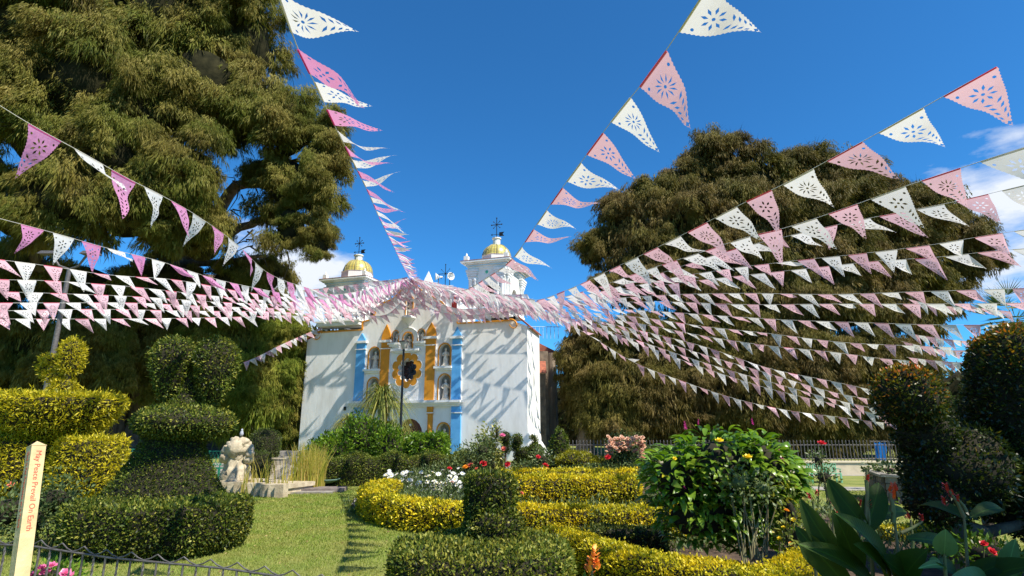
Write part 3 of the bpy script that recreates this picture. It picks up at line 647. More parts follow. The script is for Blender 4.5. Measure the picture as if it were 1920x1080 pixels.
# ------------------------------------------------------------------ great weeping cypresses
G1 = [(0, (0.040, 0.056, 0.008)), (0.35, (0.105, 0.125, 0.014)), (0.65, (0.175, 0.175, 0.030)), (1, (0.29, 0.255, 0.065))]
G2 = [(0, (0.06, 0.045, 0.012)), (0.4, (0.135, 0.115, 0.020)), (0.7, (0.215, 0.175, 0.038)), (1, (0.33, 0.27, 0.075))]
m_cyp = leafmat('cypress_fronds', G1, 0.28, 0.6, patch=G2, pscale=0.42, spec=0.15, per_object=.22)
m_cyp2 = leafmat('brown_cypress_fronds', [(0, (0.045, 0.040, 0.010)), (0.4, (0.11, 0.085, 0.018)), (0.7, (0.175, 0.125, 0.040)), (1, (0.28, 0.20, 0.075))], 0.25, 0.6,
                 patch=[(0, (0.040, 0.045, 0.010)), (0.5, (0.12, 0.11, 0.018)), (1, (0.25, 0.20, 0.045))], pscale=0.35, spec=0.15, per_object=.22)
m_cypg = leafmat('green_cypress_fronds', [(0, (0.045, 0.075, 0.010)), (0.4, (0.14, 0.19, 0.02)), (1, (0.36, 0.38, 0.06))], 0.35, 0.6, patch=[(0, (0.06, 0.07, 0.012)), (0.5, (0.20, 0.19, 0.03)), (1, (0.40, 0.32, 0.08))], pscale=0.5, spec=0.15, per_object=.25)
m_twigshade = mat('twigs_and_core_shade', (0.013, 0.013, 0.006), 1.0, (0.030, 0.027, 0.012), 3.0, 1.0, 9, spec=.1)  # bare twigs, and solid cores whose near-black colour paints the gloom between boughs
def bough_mesh(k, mats, seed):
    """one drooping bough of about 1 m radius: fine hanging tassels over a rounded lump, a few bare twigs"""
    global RNG
    keep = RNG; RNG = np.random.default_rng(100+seed); f = Fol(); nl = 16
    lc = nrm(RNG.normal(size=(nl, 3))+np.array([0, 0, .4]))*RNG.uniform(.35, .82, (nl, 1))*np.array([1, 1, .65]); lr = RNG.uniform(.18, .38, nl); lt_ = RNG.normal(0, .13, nl)
    n = k; w_ = RNG.integers(0, nl, n); e = nrm(RNG.normal(size=(n, 3))+np.array([0, 0, .35])); e[:, 2] = np.maximum(e[:, 2], -.5)
    P = lc[w_]+e*lr[w_][:, None]*RNG.uniform(.55, 1.35, (n, 1)); out = nrm(P*np.array([1, 1, .5])+1e-6); per = 6
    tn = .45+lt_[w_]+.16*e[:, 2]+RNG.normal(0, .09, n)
    ax = out*.27+e*.12+RNG.normal(0, .15, (n, 3)); ax[:, 2] -= .95; L = RNG.uniform(.12, .34, n)*(1+.9*(P[:, 2] < -.1)*RNG.random(n))
    Q = np.repeat(P, per, 0)+RNG.normal(0, .022, (n*per, 3)); A = np.repeat(nrm(ax), per, 0)+RNG.normal(0, .13, (n*per, 3)); N = n*per
    s_ = RNG.random((N, 1)); Q = Q+A*np.repeat(L, per)[:, None]*s_*.45
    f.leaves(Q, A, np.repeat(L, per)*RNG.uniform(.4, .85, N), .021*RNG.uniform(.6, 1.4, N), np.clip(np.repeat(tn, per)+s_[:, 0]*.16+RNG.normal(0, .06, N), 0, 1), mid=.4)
    m_ = 26; d = nrm(RNG.normal(size=(m_, 3))+np.array([0, 0, .2])); f.leaves(d*.1, d+np.array([0, 0, .15]), RNG.uniform(.8, 1.15, m_), .03, np.full(m_, .5), mi=1, mid=.1)
    me = f.build('bough', mats, None); data = me.data; bpy.data.objects.remove(me); RNG = keep; return data
BOUGH = {}
NB = [0]
def weep(parent, blobs, mats, mid=1.65, hull=0.66, backcut=-0.35, spread=1.0, cover=1.0):
    key = mats[0].name
    if key not in BOUGH: BOUGH[key] = [bough_mesh(1350, mats, 10*len(BOUGH)+q) for q in range(7)]
    core = Fol()
    for (c, r) in blobs:
        c = np.array(c, float); r = np.array(r, float)
        V, F = lathe_q([(math.sin(math.pi*i/7)+1e-4, -math.cos(math.pi*i/7)) for i in range(8)], (0, 0, 0), 12)
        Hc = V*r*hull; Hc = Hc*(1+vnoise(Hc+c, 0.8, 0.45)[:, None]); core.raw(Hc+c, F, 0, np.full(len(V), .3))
        mr = min(mid, r.min()*.72); area = 4*math.pi*((r[0]*r[1])**1.6/3+(r[0]*r[2])**1.6/3+(r[1]*r[2])**1.6/3)**(1/1.6)
        n = int(area/(mr*mr)*0.36*cover)+3; cd = nrm(np.array([0, 0, CAMZ])-c); got = []
        for _ in range(n*14):
            d = nrm(RNG.normal(size=3))
            if d@cd < backcut or d[2] < -.8: continue
            if any(np.linalg.norm((d-g)*r) < mr*.62 for g in got): continue
            got.append(d)
            R = mr*RNG.uniform(.62, 1.3); p = c+d*r*RNG.uniform(.72, 1.08*spread)
            o = bpy.data.objects.new('bough', BOUGH[key][RNG.integers(0, 7)]); COL.objects.link(o); o.parent = parent; o.location = Vector(p)-origin_of(parent)
            o.rotation_euler = (RNG.normal(0, .12), RNG.normal(0, .12), RNG.uniform(0, 6.28)); o.scale = (R, R, R*RNG.uniform(.8, 1.1)); NB[0] += 1
            if len(got) >= n: break
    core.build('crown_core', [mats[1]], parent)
def drape(name, parent, blobs, mats, n, wd=.042):
    """loose hanging sprays between the boughs"""
    f = Fol(); A_ = np.array([r[0]*r[2]+r[1]*r[2] for c, r in blobs], float); A_ /= A_.sum()
    for (c, r), q in zip(blobs, A_):
        k = int(n*q); c = np.array(c, float); r = np.array(r, float); e = nrm(RNG.normal(size=(k*2, 3))); cd = nrm(np.array([0, 0, CAMZ])-c); e = e[(e@cd > -.45)][:k]; k = len(e)
        ns = vnoise(e*1.6+c*.3, 2.2, .42); P = c+e*r*(RNG.uniform(.84, 1.10, k)+ns)[:, None]; tone = np.clip(.42+ns*.7+RNG.normal(0, .12, k), 0, 1)
        ax = e*.3+RNG.normal(0, .18, (k, 3)); ax[:, 2] -= 1; per = 5; L = RNG.uniform(.25, .75, k)
        Q = np.repeat(P, per, 0)+RNG.normal(0, .045, (k*per, 3)); A = np.repeat(nrm(ax), per, 0)+RNG.normal(0, .10, (k*per, 3)); N = k*per; s_ = RNG.random((N, 1)); Q = Q+A*np.repeat(L, per)[:, None]*s_*.5
        f.leaves(Q, A, np.repeat(L, per)*RNG.uniform(.35, .8, N), wd*RNG.uniform(.6, 1.4, N), np.clip(np.repeat(tone, per)+s_[:, 0]*.15+RNG.normal(0, .06, N), 0, 1), mid=.4)
    f.build(name, mats, parent, 'stuff')
def limb(mb, pts, r0, r1, n=8):
    m_ = len(pts); P = []
    for i in range((m_-1)*4+1):
        s = i/4; k = min(int(s), m_-2); u = s-k; a = Vector(pts[k]); b = Vector(pts[k+1])
        p = a.lerp(b, u); p += Vector((mnoise.noise(p*.7), mnoise.noise(p*.7+Vector((9, 0, 0))), mnoise.noise(p*.7+Vector((0, 9, 0)))))*r0*.9*(1 if 0 < i < (m_-1)*4 else 0); P.append(p)
    mb.tube(P, [r0+(r1-r0)*i/(len(P)-1) for i in range(len(P))], n)
def blobs_px(L, dz=1.0):
    return [ell_px(a, b, c, d, Y, max((c+d)/2*Y/FPX*dz, .4)) for (a, b, c, d, Y) in L]
def flutes(mb, c, r, h, n=26):             # a fluted trunk
    prof = [(1.5, 0), (1.18, .06), (1.0, .18), (.93, .45), (.98, .8), (.8, 1.0)]
    vs = []
    for q, z in prof:
        for k in range(n*2):
            w = math.pi*k/n; f = 1+.13*math.cos(w*9+z*2)+.1*mnoise.noise(Vector((math.cos(w)*2, math.sin(w)*2, z*2+c[0]))); vs.append((c[0]+r*q*f*math.cos(w), c[1]+r*q*f*math.sin(w), z*h))
    m_ = n*2; mb.add(vs, [(i*m_+k, i*m_+(k+1) % m_, (i+1)*m_+(k+1) % m_, (i+1)*m_+k) for i in range(len(prof)-1) for k in range(m_)], True)

lt = thing('cypress_tree', (-16, 33, 0), 'gigantic weeping cypress filling the upper left, left of the church', 'tree')
LB = [(40, 40, 120, 110, 25), (170, 20, 110, 100, 26), (290, 40, 100, 110, 26), (400, 20, 90, 100, 27), (465, 75, 62, 95, 28), (200, -110, 150, 80, 27), (400, -90, 100, 70, 29),
      (20, 190, 110, 90, 24), (150, 160, 110, 90, 24), (270, 200, 100, 90, 25), (380, 170, 90, 100, 26), (470, 210, 62, 80, 27), (545, 245, 62, 68, 27), (590, 330, 50, 85, 27), (505, 330, 45, 40, 28.5), (615, 270, 30, 60, 27.5), (545, 350, 60, 60, 27.5),
      (90, 270, 90, 60, 24), (200, 310, 100, 70, 23.5), (320, 310, 90, 70, 24.5), (120, 385, 110, 55, 23.5), (240, 400, 90, 60, 24), (340, 400, 70, 60, 25.5), (385, 455, 45, 40, 27), 
      (545, 430, 40, 50, 27), (598, 440, 26, 62, 27), (40, 400, 60, 60, 25), 
      (40, 520, 70, 60, 29), (180, 540, 80, 50, 29), (320, 530, 80, 50, 29), (430, 530, 55, 40, 30), (500, 520, 35, 45, 31)]
weep(lt, blobs_px(LB, .9), [m_cyp, m_twigshade], mid=2.1, cover=.50)
tk = MB(); flutes(tk, (-21.5, 36, 0), 3.4, 11); tk.build('trunk', m_bark, lt)
br = MB()
limb(br, [(-20.0, 35, 9), at(360, 420, 31), at(430, 370, 29.5), at(500, 330, 28.5), at(560, 300, 28)], .5, .12)
limb(br, [(-20, 35, 8), at(330, 470, 31), at(430, 440, 30), at(520, 400, 28.5), at(580, 420, 27.5)], .42, .08)
limb(br, [(-20, 35, 8), at(300, 500, 31), at(420, 490, 30), at(500, 480, 29)], .35, .08)
limb(br, [(-21, 35, 9), at(80, 500, 28), at(20, 340, 26), at(-40, 250, 25)], .5, .15)
limb(br, [(-20, 35, 10), at(200, 300, 29), at(250, 100, 28), at(260, -100, 28)], .8, .3)
for i in range(26):
    a = at(random.uniform(420, 560), random.uniform(330, 480), 28.6); b = a+Vector((random.uniform(-1.2, 1.2), random.uniform(-.4, .4), random.uniform(-1.6, .5))); limb(br, [a, a.lerp(b, .5)+Vector((.2, 0, .15)), b], .05, .012, 5)
br.build('limb', m_bark, lt)

lt2 = thing('cypress_tree', (-12.5, 34, 0), 'green drooping cypress boughs reaching the ground between the heart topiary and church', 'tree')
LB2 = [(500, 600, 52, 50, 33), (445, 590, 60, 45, 32), (530, 640, 34, 50, 33), (515, 700, 46, 45, 32.5), (455, 690, 50, 55, 32), (540, 740, 22, 50, 33), (480, 760, 50, 45, 32), (530, 800, 28, 30, 33), (430, 770, 30, 50, 32), (395, 640, 40, 60, 32)]
weep(lt2, blobs_px(LB2, .8), [m_cypg, m_twigshade]); drape('loose_foliage', lt2, blobs_px(LB2, .8), [m_cypg], 9000)
tk = MB(); flutes(tk, (-12.8, 34.6, 0), .7, 6, 10); tk.build('trunk', m_bark, lt2)
lt3 = thing('cypress_tree', (-22, 31, 0), 'shaded cypress boughs hanging low behind the yellow topiary at far left', 'tree')
LB3 = [(260, 590, 55, 50, 30.5), (300, 640, 50, 60, 31), (330, 720, 40, 50, 31), (155, 640, 60, 60, 28), (40, 640, 60, 60, 29), (110, 700, 60, 50, 28), (20, 740, 60, 60, 29), (200, 620, 40, 40, 28), (-60, 640, 90, 110, 29), (215, 700, 26, 40, 28), (40, 810, 70, 40, 30), (-80, 760, 80, 80, 30)]
weep(lt3, blobs_px(LB3, .8), [m_cyp, m_twigshade]); drape('loose_foliage', lt3, blobs_px(LB3, .8), [m_cyp], 8000)
tk = MB(); flutes(tk, (-22.5, 32, 0), 1.2, 7, 12); tk.build('trunk', m_bark, lt3)

rt = thing('cypress_tree', (14, 36, 0), 'huge brownish spreading cypress behind the flag strings, right of the church', 'tree')
RB = [(1345, 300, 62, 38, 36), (1300, 345, 62, 35, 36), (1420, 335, 62, 42, 36), (1500, 320, 60, 36, 37), (1585, 335, 60, 48, 37), (1220, 380, 60, 42, 35), (1300, 410, 80, 48, 34), (1180, 420, 60, 46, 35), (1140, 465, 42, 36, 35), (1230, 460, 80, 50, 34),
      (1400, 400, 90, 55, 34.5), (1500, 400, 80, 55, 34.5), (1600, 400, 70, 55, 35), (1680, 385, 55, 38, 36), (1745, 385, 60, 42, 36), (1700, 440, 70, 50, 35), (1790, 440, 50, 42, 35.5), (1845, 478, 30, 28, 36),
      (1340, 490, 90, 48, 33.5), (1450, 490, 80, 50, 33.5), (1560, 490, 80, 50, 34), (1650, 510, 70, 50, 34.5), (1730, 510, 40, 40, 35), (1800, 500, 36, 30, 35.5), (1775, 555, 30, 34, 35.5),
      (1240, 540, 90, 42, 33), (1360, 560, 80, 48, 33), (1480, 570, 80, 48, 33), (1590, 580, 80, 50, 33.5), (1690, 590, 62, 48, 34), (1735, 610, 24, 40, 34.5), (1150, 535, 40, 22, 34)]
weep(rt, blobs_px(RB, .9), [m_cyp2, m_twigshade], mid=2.05, cover=.55); drape('loose_foliage', rt, blobs_px(RB, .9), [m_cyp2], 22000, .05)
tk = MB(); flutes(tk, (15, 37, 0), 2.2, 9); tk.build('trunk', m_bark, rt)
br = MB()
for P in ([(15, 37, 8), at(1560, 420, 37), at(1440, 330, 36.5), at(1330, 290, 36)], [(14.5, 37, 8), at(1400, 480, 36), at(1250, 420, 35), at(1140, 450, 35)], [(15.5, 37, 8), at(1650, 480, 36), at(1740, 420, 36), at(1850, 470, 36)],
          [(15.5, 37, 7), at(1680, 540, 36), at(1760, 540, 35.5), at(1790, 600, 35.5)], [(15, 37, 8), at(1560, 400, 37), at(1590, 310, 37)]): limb(br, P, .45, .07)
br.build('limb', m_bark, rt)
rt2 = thing('cypress_tree', (7, 33, 0), 'low drooping golden green cypress boughs behind the round rose bush', 'tree')
RB2 = [(1120, 660, 62, 40, 32), (1080, 700, 30, 50, 32.5), (1180, 640, 60, 42, 32), (1170, 720, 62, 48, 31), (1240, 750, 55, 50, 31), (1150, 785, 50, 38, 31), (1230, 680, 60, 48, 32), (1300, 640, 70, 50, 32.5), (1330, 720, 60, 52, 31.5), (1330, 780, 50, 30, 31.5), (1100, 760, 36, 40, 33), (1250, 810, 50, 26, 32)]
weep(rt2, blobs_px(RB2, .8), [m_cyp2, m_twigshade]); drape('loose_foliage', rt2, blobs_px(RB2, .8), [m_cyp2], 8000)
tk = MB()
for c_, r_ in (((4.1, 33), .42), ((6.9, 36.2), .3), ((2.4, 35.0), .35)): flutes(tk, (*c_, 0), r_, 6, 8)
tk.build('trunk', mat('pale_bark', (0.34, 0.27, 0.2), .95, (0.2, 0.15, 0.11), 1.2, .7, 9, stretch=(4, 4, .4)), rt2)
rt3 = thing('cypress_tree', (17, 33, 0), 'shaded cypress boughs sweeping low behind the railing at right', 'tree')
RB3 = [(1420, 660, 70, 50, 32), (1520, 670, 70, 50, 32), (1620, 680, 60, 50, 32.5), (1420, 750, 70, 50, 31), (1520, 770, 70, 46, 31), (1610, 770, 60, 46, 31), (1690, 790, 40, 50, 32), (1460, 820, 60, 26, 31), (1570, 825, 60, 24, 31), (1690, 690, 50, 40, 33)]
weep(rt3, blobs_px(RB3, .8), [m_cyp2, m_twigshade]); drape('loose_foliage', rt3, blobs_px(RB3, .8), [m_cyp2], 8000)
tk = MB(); flutes(tk, (15.5, 35, 0), .9, 6, 12); tk.build('trunk', m_bark, rt3)

# distant planting that closes the view under the crowns
def far_mass(name, label, path, h, w, m, seed):
    f = Fol(); V, F = sweep_q(path, w, h, 0, 60, hfn=lambda s: 1+.35*mnoise.noise(Vector((s*14, seed, 0)))+.15*mnoise.noise(Vector((s*50, seed, 3))))
    clip(f, V, F, 0.42, 7, 0.35, 0.5, 0.5, aspect=.5); return tag(f.build(name, [m, m_twigshade], None, 'stuff'), label, 'trees')
m_farg = leafmat('far_leaves', [(0, (0.02, 0.03, 0.008)), (1, (0.075, 0.085, 0.02))], .2, .6)
far_mass('distant_trees', 'dark distant tree belt far behind the church on the left', [(-75, 44), (-40, 47), (-20, 48), (-9, 50)], 9, 5, m_farg, 1.0)
far_mass('distant_trees', 'dark distant tree belt far behind the right hand cypress', [(-1, 56), (8, 52), (20, 48), (32, 45), (44, 38)], 5.5, 5, m_farg, 5.0)

# ------------------------------------------------------------------ clipped topiary
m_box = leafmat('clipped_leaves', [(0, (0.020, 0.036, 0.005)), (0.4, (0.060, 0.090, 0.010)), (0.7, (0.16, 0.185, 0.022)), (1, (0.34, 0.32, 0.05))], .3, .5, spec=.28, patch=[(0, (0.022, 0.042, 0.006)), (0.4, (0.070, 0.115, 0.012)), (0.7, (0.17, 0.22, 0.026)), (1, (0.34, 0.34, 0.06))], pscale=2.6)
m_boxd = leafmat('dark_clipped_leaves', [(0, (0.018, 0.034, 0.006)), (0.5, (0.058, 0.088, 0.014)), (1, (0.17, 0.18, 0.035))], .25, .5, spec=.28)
m_yel = leafmat('yellow_thuja', [(0, (0.14, 0.16, 0.010)), (0.45, (0.42, 0.38, 0.014)), (1, (0.78, 0.64, 0.03))], .38, .5)
m_gold = leafmat('golden_hedge', [(0, (0.12, 0.12, 0.008)), (0.28, (0.38, 0.33, 0.010)), (0.6, (0.74, 0.57, 0.012)), (1, (0.92, 0.76, 0.05))], .38, .45, patch=[(0, (0.08, 0.10, 0.008)), (0.35, (0.24, 0.26, 0.012)), (0.7, (0.62, 0.54, 0.02)), (1, (0.85, 0.76, 0.06))], pscale=3.0)
m_hull = mat('hedge_inner_shade', (0.016, 0.014, 0.008), 1.0, (0.028, 0.024, 0.012), 8)  # solid hull behind the leaves, depth shade put into its near-black colour
def pc(fn, name, parent, mats, leaf, dens, **k):
    f = Fol()
    for V, F in fn: clip(f, V, F, leaf, dens, **k)
    return f.build(name, mats, parent)

t_ = thing('heart_topiary', (-5, 8.7, 0), 'tall dark clipped topiary with two rounded lobes on a platter in a round hedge, left', 'topiary')
yb = 8.7
pc([lathe_q([(.80, 0.02), (.95, .12), (1.0, .3), (1.0, .55), (.96, .62), (.6, .65), (.01, .66)], (-4.75, 8.2, 0), 60, 1.10, .85, power=1.3)], 'clipped_base', t_, [m_box, m_hull], .040, 3300, tone=.42, spread=.75, lump=.05)
cb_ = at(302, 940, yb); c2 = at(327, 818, yb); lean = ((c2.x-cb_.x)/(c2.z-cb_.z), 0); hh = c2.z-.6
pc([lathe_q([(.86, 0), (.86, .08), (.78, .2*hh), (.60, .55*hh), (.47, .85*hh), (.42, 1.05*hh)], (cb_.x, yb, .55), 36, 1, .75, lean)], 'clipped_body', t_, [m_box, m_hull], .032, 3000, tone=.42, spread=.5)
pc([ell_q((at(347, 789, yb).x, yb, at(347, 792, yb).z), (.68, .66, .27), 36, 16)], 'clipped_tier', t_, [m_box, m_hull], .036, 2900, tone=.55, spread=.75)
pc([lathe_q([(.32, 0), (.2, .12), (.12, .25), (.07, .5)], tuple(at(347, 765, yb)), 16)], 'clipped_neck', t_, [m_box, m_hull], .03, 3600, tone=.5, spread=.5)
c_, r_ = ell_px(322, 693, 37, 60, yb-.05, .32); pc([lathe_q([(.03, -r_[2]), (.38, -.85*r_[2]), (.66, -.5*r_[2]), (.95, .1*r_[2]), (.97, .45*r_[2]), (.75, .8*r_[2]), (.4, .96*r_[2]), (.01, r_[2])], c_, 28, r_[0], .36)], 'clipped_lobe', t_, [m_box, m_hull], .036, 2900, tone=.5, spread=.7)
c_, r_ = ell_px(404, 696, 37, 62, yb+.10, .34); pc([lathe_q([(.03, -r_[2]), (.38, -.85*r_[2]), (.64, -.5*r_[2]), (.95, .15*r_[2]), (.97, .45*r_[2]), (.75, .8*r_[2]), (.4, .96*r_[2]), (.01, r_[2])], c_, 28, r_[0], .38)], 'clipped_lobe', t_, [m_box, m_hull], .036, 2900, tone=.5, spread=.7)
tk = MB(); tk.tube([(-5.0, 8.7, 0), (-4.95, 8.7, 1.0), tuple(at(347, 740, yb))], [.09, .07, .04], 8); tk.build('trunk', m_bark, t_)

t_ = thing('swan_topiary', (-9.3, 11.5, 0), 'bright yellow green layered topiary with a swan head on top, far left', 'topiary')
Y = 11.5
def boxq(x0, x1, y0, y1, dp, Yc, rnd=.8):
    c = at((x0+x1)/2, (y0+y1)/2, Yc); w_ = (at(x1, (y0+y1)/2, Yc)-c).x; h_ = (at((x0+x1)/2, y0, Yc)-c).z
    return lathe_q([(.05, -h_), (.8, -h_), (.93, -.9*h_), (1.0, -.5*h_), (1.0, .6*h_), (.95, .9*h_), (.85, h_), (.05, h_*1.02)], tuple(c), 40, w_, dp, power=1.8)
kw = dict(tone=.5, spread=.55, aspect=.3, flat=.5)
pc([boxq(-60, 112, 820, 925, .75, Y)], 'clipped_base', t_, [m_yel, m_hull], .075, 1300, **kw)
pc([boxq(118, 216, 822, 925, .55, Y-.2)], 'clipped_base', t_, [m_yel, m_hull], .075, 1300, **kw)
c_, r_ = ell_px(106, 780, 112, 38, Y, 1.0); pc([lathe_q([(.05, -1.15*r_[2]), (.45, -1.1*r_[2]), (.8, -.5*r_[2]), (1.0, .45*r_[2]), (1.0, .85*r_[2]), (.92, r_[2]), (.05, 1.02*r_[2])], c_, 44, r_[0], 1.0)], 'clipped_tier', t_, [m_yel, m_hull], .075, 1400, **kw)
pc([ell_q(*ell_px(134, 668, 21, 36, Y, .22))], 'clipped_head', t_, [m_yel, m_hull], .06, 2200, **kw)
pc([ell_q(*ell_px(96, 676, 20, 11, Y, .14)), ell_q(*ell_px(82, 692, 12, 10, Y, .12)), ell_q(*ell_px(100, 705, 20, 12, Y, .14), ), ell_q(*ell_px(118, 728, 22, 20, Y, .22))], 'clipped_beak', t_, [m_yel, m_hull], .06, 2400, **kw)
tk = MB(); tk.tube([(-9.2, Y, 0), tuple(at(106, 830, Y)), tuple(at(122, 740, Y)), tuple(at(130, 690, Y))], [.12, .09, .06, .04], 8); tk.build('trunk', m_bark, t_)

t_ = thing('column_topiary', (-.1, 5.95, 0), 'small dark clipped column on a ball above a low oval hedge, front centre', 'topiary')
Y = 6.0; cx = at(905, 1040, Y).x
pc([lathe_q([(.85, 0.02), (.97, .1), (1.0, .3), (1.0, .46), (.95, .53), (.6, .555), (.01, .56)], (cx, 5.75, 0), 60, .84, .72, power=1.25)], 'clipped_base', t_, [m_box, m_hull], .034, 4200, tone=.64, spread=.8, lump=.04)
c_, r_ = ell_px(925, 988, 55, 46, Y+.05, .3); pc([ell_q(c_, r_, 26, 14)], 'clipped_ball', t_, [m_box, m_hull], .034, 4600, tone=.5, spread=.75)
b0 = at(918, 965, Y+.1); b1 = at(918, 890, Y+.1); h_ = b1.z-b0.z; pc([lathe_q([(.9, -.06), (.98, .2*h_), (1, .7*h_), (.96, .93*h_), (.8, 1.02*h_), (.05, 1.05*h_)], tuple(b0), 26, .26, .22, power=1.3)], 'clipped_column', t_, [m_box, m_hull], .034, 4600, tone=.42, spread=.75)
tk = MB(); tk.tube([(cx+.05, Y, 0), (cx+.1, Y, .6)], .04, 8); tk.build('trunk', m_bark, t_)

# right hand topiary tree (young orange shoots on its tops)
m_top = leafmat('photinia_leaves', [(0, (0.012, 0.026, 0.006)), (0.35, (0.035, 0.058, 0.010)), (0.6, (0.11, 0.13, 0.015)), (0.8, (0.36, 0.20, 0.018)), (1, (0.55, 0.13, 0.02))], .3, .35, spec=.5)
t_ = thing('tree_topiary', (6.1, 6.6, 0), 'big dark topiary tree with orange tipped rounded tops at the right edge', 'topiary')
Y = 6.8
def tips(z0, z1): return lambda P: np.clip((P[:, 2]-z0)/(z1-z0), 0, 1)*.36
zt1 = at(1700, 690, Y).z
pc([ell_q(*ell_px(1702, 742, 56, 54, Y, .42))], 'clipped_ball', t_, [m_top, m_hull], .045, 2300, tone=.33, spread=.45, topfn=tips(zt1-.5, zt1), lump=.08)
zt2 = at(1900, 625, Y).z
pc([lathe_q([(.3, -1.1), (.8, -.9), (.95, -.3), (1, .2), (.96, .6), (.8, .85), (.4, .98), (.02, 1.02)], tuple(at(1934, 772, Y)), 30, .55, .5)], 'clipped_column', t_, [m_top, m_hull], .045, 2300, tone=.27, spread=.45, topfn=tips(zt2-.55, zt2), lump=.1)
pc([ell_q(*ell_px(1738, 815, 46, 50, Y+.1, .35)), ell_q(*ell_px(1800, 880, 85, 85, Y+.15, .6)), ell_q(*ell_px(1905, 865, 80, 115, Y+.2, .6)), ell_q(*ell_px(1760, 930, 60, 45, Y+.1, .4)), ell_q(*ell_px(1930, 960, 70, 50, Y+.2, .5))],
   'clipped_body', t_, [m_top, m_hull], .048, 1500, tone=.18, spread=.4, lump=.14)
tk = MB(); tr0 = at(1795, 1060, Y); limb(tk, [(tr0.x, Y, 0), tuple(at(1795, 1000, Y)), tuple(at(1790, 940, Y))], .09, .07); limb(tk, [tuple(at(1793, 985, Y)), tuple(at(1850, 1000, Y)), tuple(at(1905, 985, Y)), tuple(at(1960, 930, Y))], .07, .05); tk.build('trunk', m_bark, t_)
t_ = thing('ball_topiary', (8.1, 8.2, 0), 'black green stacked ball topiary in shade behind the orange tipped topiary', 'topiary')
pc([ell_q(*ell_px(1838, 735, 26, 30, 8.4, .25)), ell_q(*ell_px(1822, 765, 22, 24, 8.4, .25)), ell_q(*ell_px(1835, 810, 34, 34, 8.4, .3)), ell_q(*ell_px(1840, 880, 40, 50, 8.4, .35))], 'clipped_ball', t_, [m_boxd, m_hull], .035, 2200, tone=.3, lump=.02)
tk = MB(); tk.tube([(at(1838, 900, 8.4).x, 8.4, 0), (at(1838, 900, 8.4).x, 8.4, 1.0)], .07, 8); tk.build('trunk', m_bark, t_)

# swan pair topiary beside the church corner
Y = 19
t_ = thing('bird_topiary', (at(1000, 860, Y).x, Y, 0), 'green topiary bird with round head and raised tail before the church corner', 'topiary')
pc([ell_q(*ell_px(970, 826, 10, 13, Y)), ell_q(*ell_px(966, 838, 8, 9, Y))], 'clipped_head', t_, [m_box, m_hull], .045, 1900, tone=.5)
pc([ell_q(*ell_px(990, 853, 27, 14, Y, .3)), ell_q(*ell_px(1004, 845, 15, 13, Y, .3)), ell_q(*ell_px(985, 872, 26, 16, Y, .4))], 'clipped_body', t_, [m_box, m_hull], .045, 1700, tone=.45)
pc([ell_q(*ell_px(1003, 828, 6, 12, Y)), ell_q(*ell_px(998, 820, 5, 5, Y))], 'clipped_tail', t_, [m_box, m_hull], .045, 2000, tone=.5)
t_ = thing('ball_topiary', (at(944, 860, 18.5).x, 18.5, 0), 'small round topiary ball on a stem left of the green bird topiary', 'topiary')
pc([ell_q(*ell_px(946, 822, 11, 12, 18.5)), ell_q(*ell_px(949, 840, 8, 12, 18.5))], 'clipped_ball', t_, [m_boxd, m_hull], .045, 1900, tone=.45)
tk = MB(); tk.tube([(at(947, 860, 18.5).x, 18.5, 0), tuple(at(948, 840, 18.5))], .04, 6); tk.build('trunk', m_bark, t_)
t_ = thing('conical_shrub', (at(1048, 860, 18).x, 18, 0), 'shaggy pointed conifer shrub just right of the church corner', 'shrub')
pc([lathe_q([(.5, 0), (.46, .3), (.33, .8), (.22, 1.15), (.14, 1.35), (.05, 1.55)], (at(1050, 880, 18).x, 18, 0.05), 22)], 'foliage', t_, [m_box, m_hull], .07, 800, tone=.5, lump=.12)
t_ = thing('round_conifer', (at(1085, 870, 17.5).x, 17.5, 0), 'low yellow green spreading shrub between the pointed conifer and small sign', 'shrub')
pc([ell_q(*ell_px(1078, 866, 36, 18, 17.5, .5)), ell_q(*ell_px(1125, 872, 40, 12, 17.5, .5))], 'foliage', t_, [m_yel, m_hull], .06, 1100, tone=.2, lump=.1)
for (px_, py_, rx_, ry_, Y, lb) in ((497, 830, 28, 26, 21, 'dark clipped dome shrub behind the pale carved stone'), (484, 868, 27, 22, 18.5, 'low dark dome shrub right behind the reeds and carved stone'),
                                   (1215, 845, 22, 9, 20, 'flat green shrub at the railing right of the rose bush')):
    t_ = thing('dome_shrub', (at(px_, py_, Y).x, Y, 0), lb, 'shrub'); c_, r_ = ell_px(px_, py_, rx_, ry_, Y)
    pc([lathe_q([(.7, -c_[2]), (1, -.2*r_[2]), (.97, .35*r_[2]), (.75, .75*r_[2]), (.35, .97*r_[2]), (.02, r_[2])], c_, 24, r_[0], r_[0])], 'foliage', t_, [m_boxd, m_hull], .045, 1500, tone=.5)

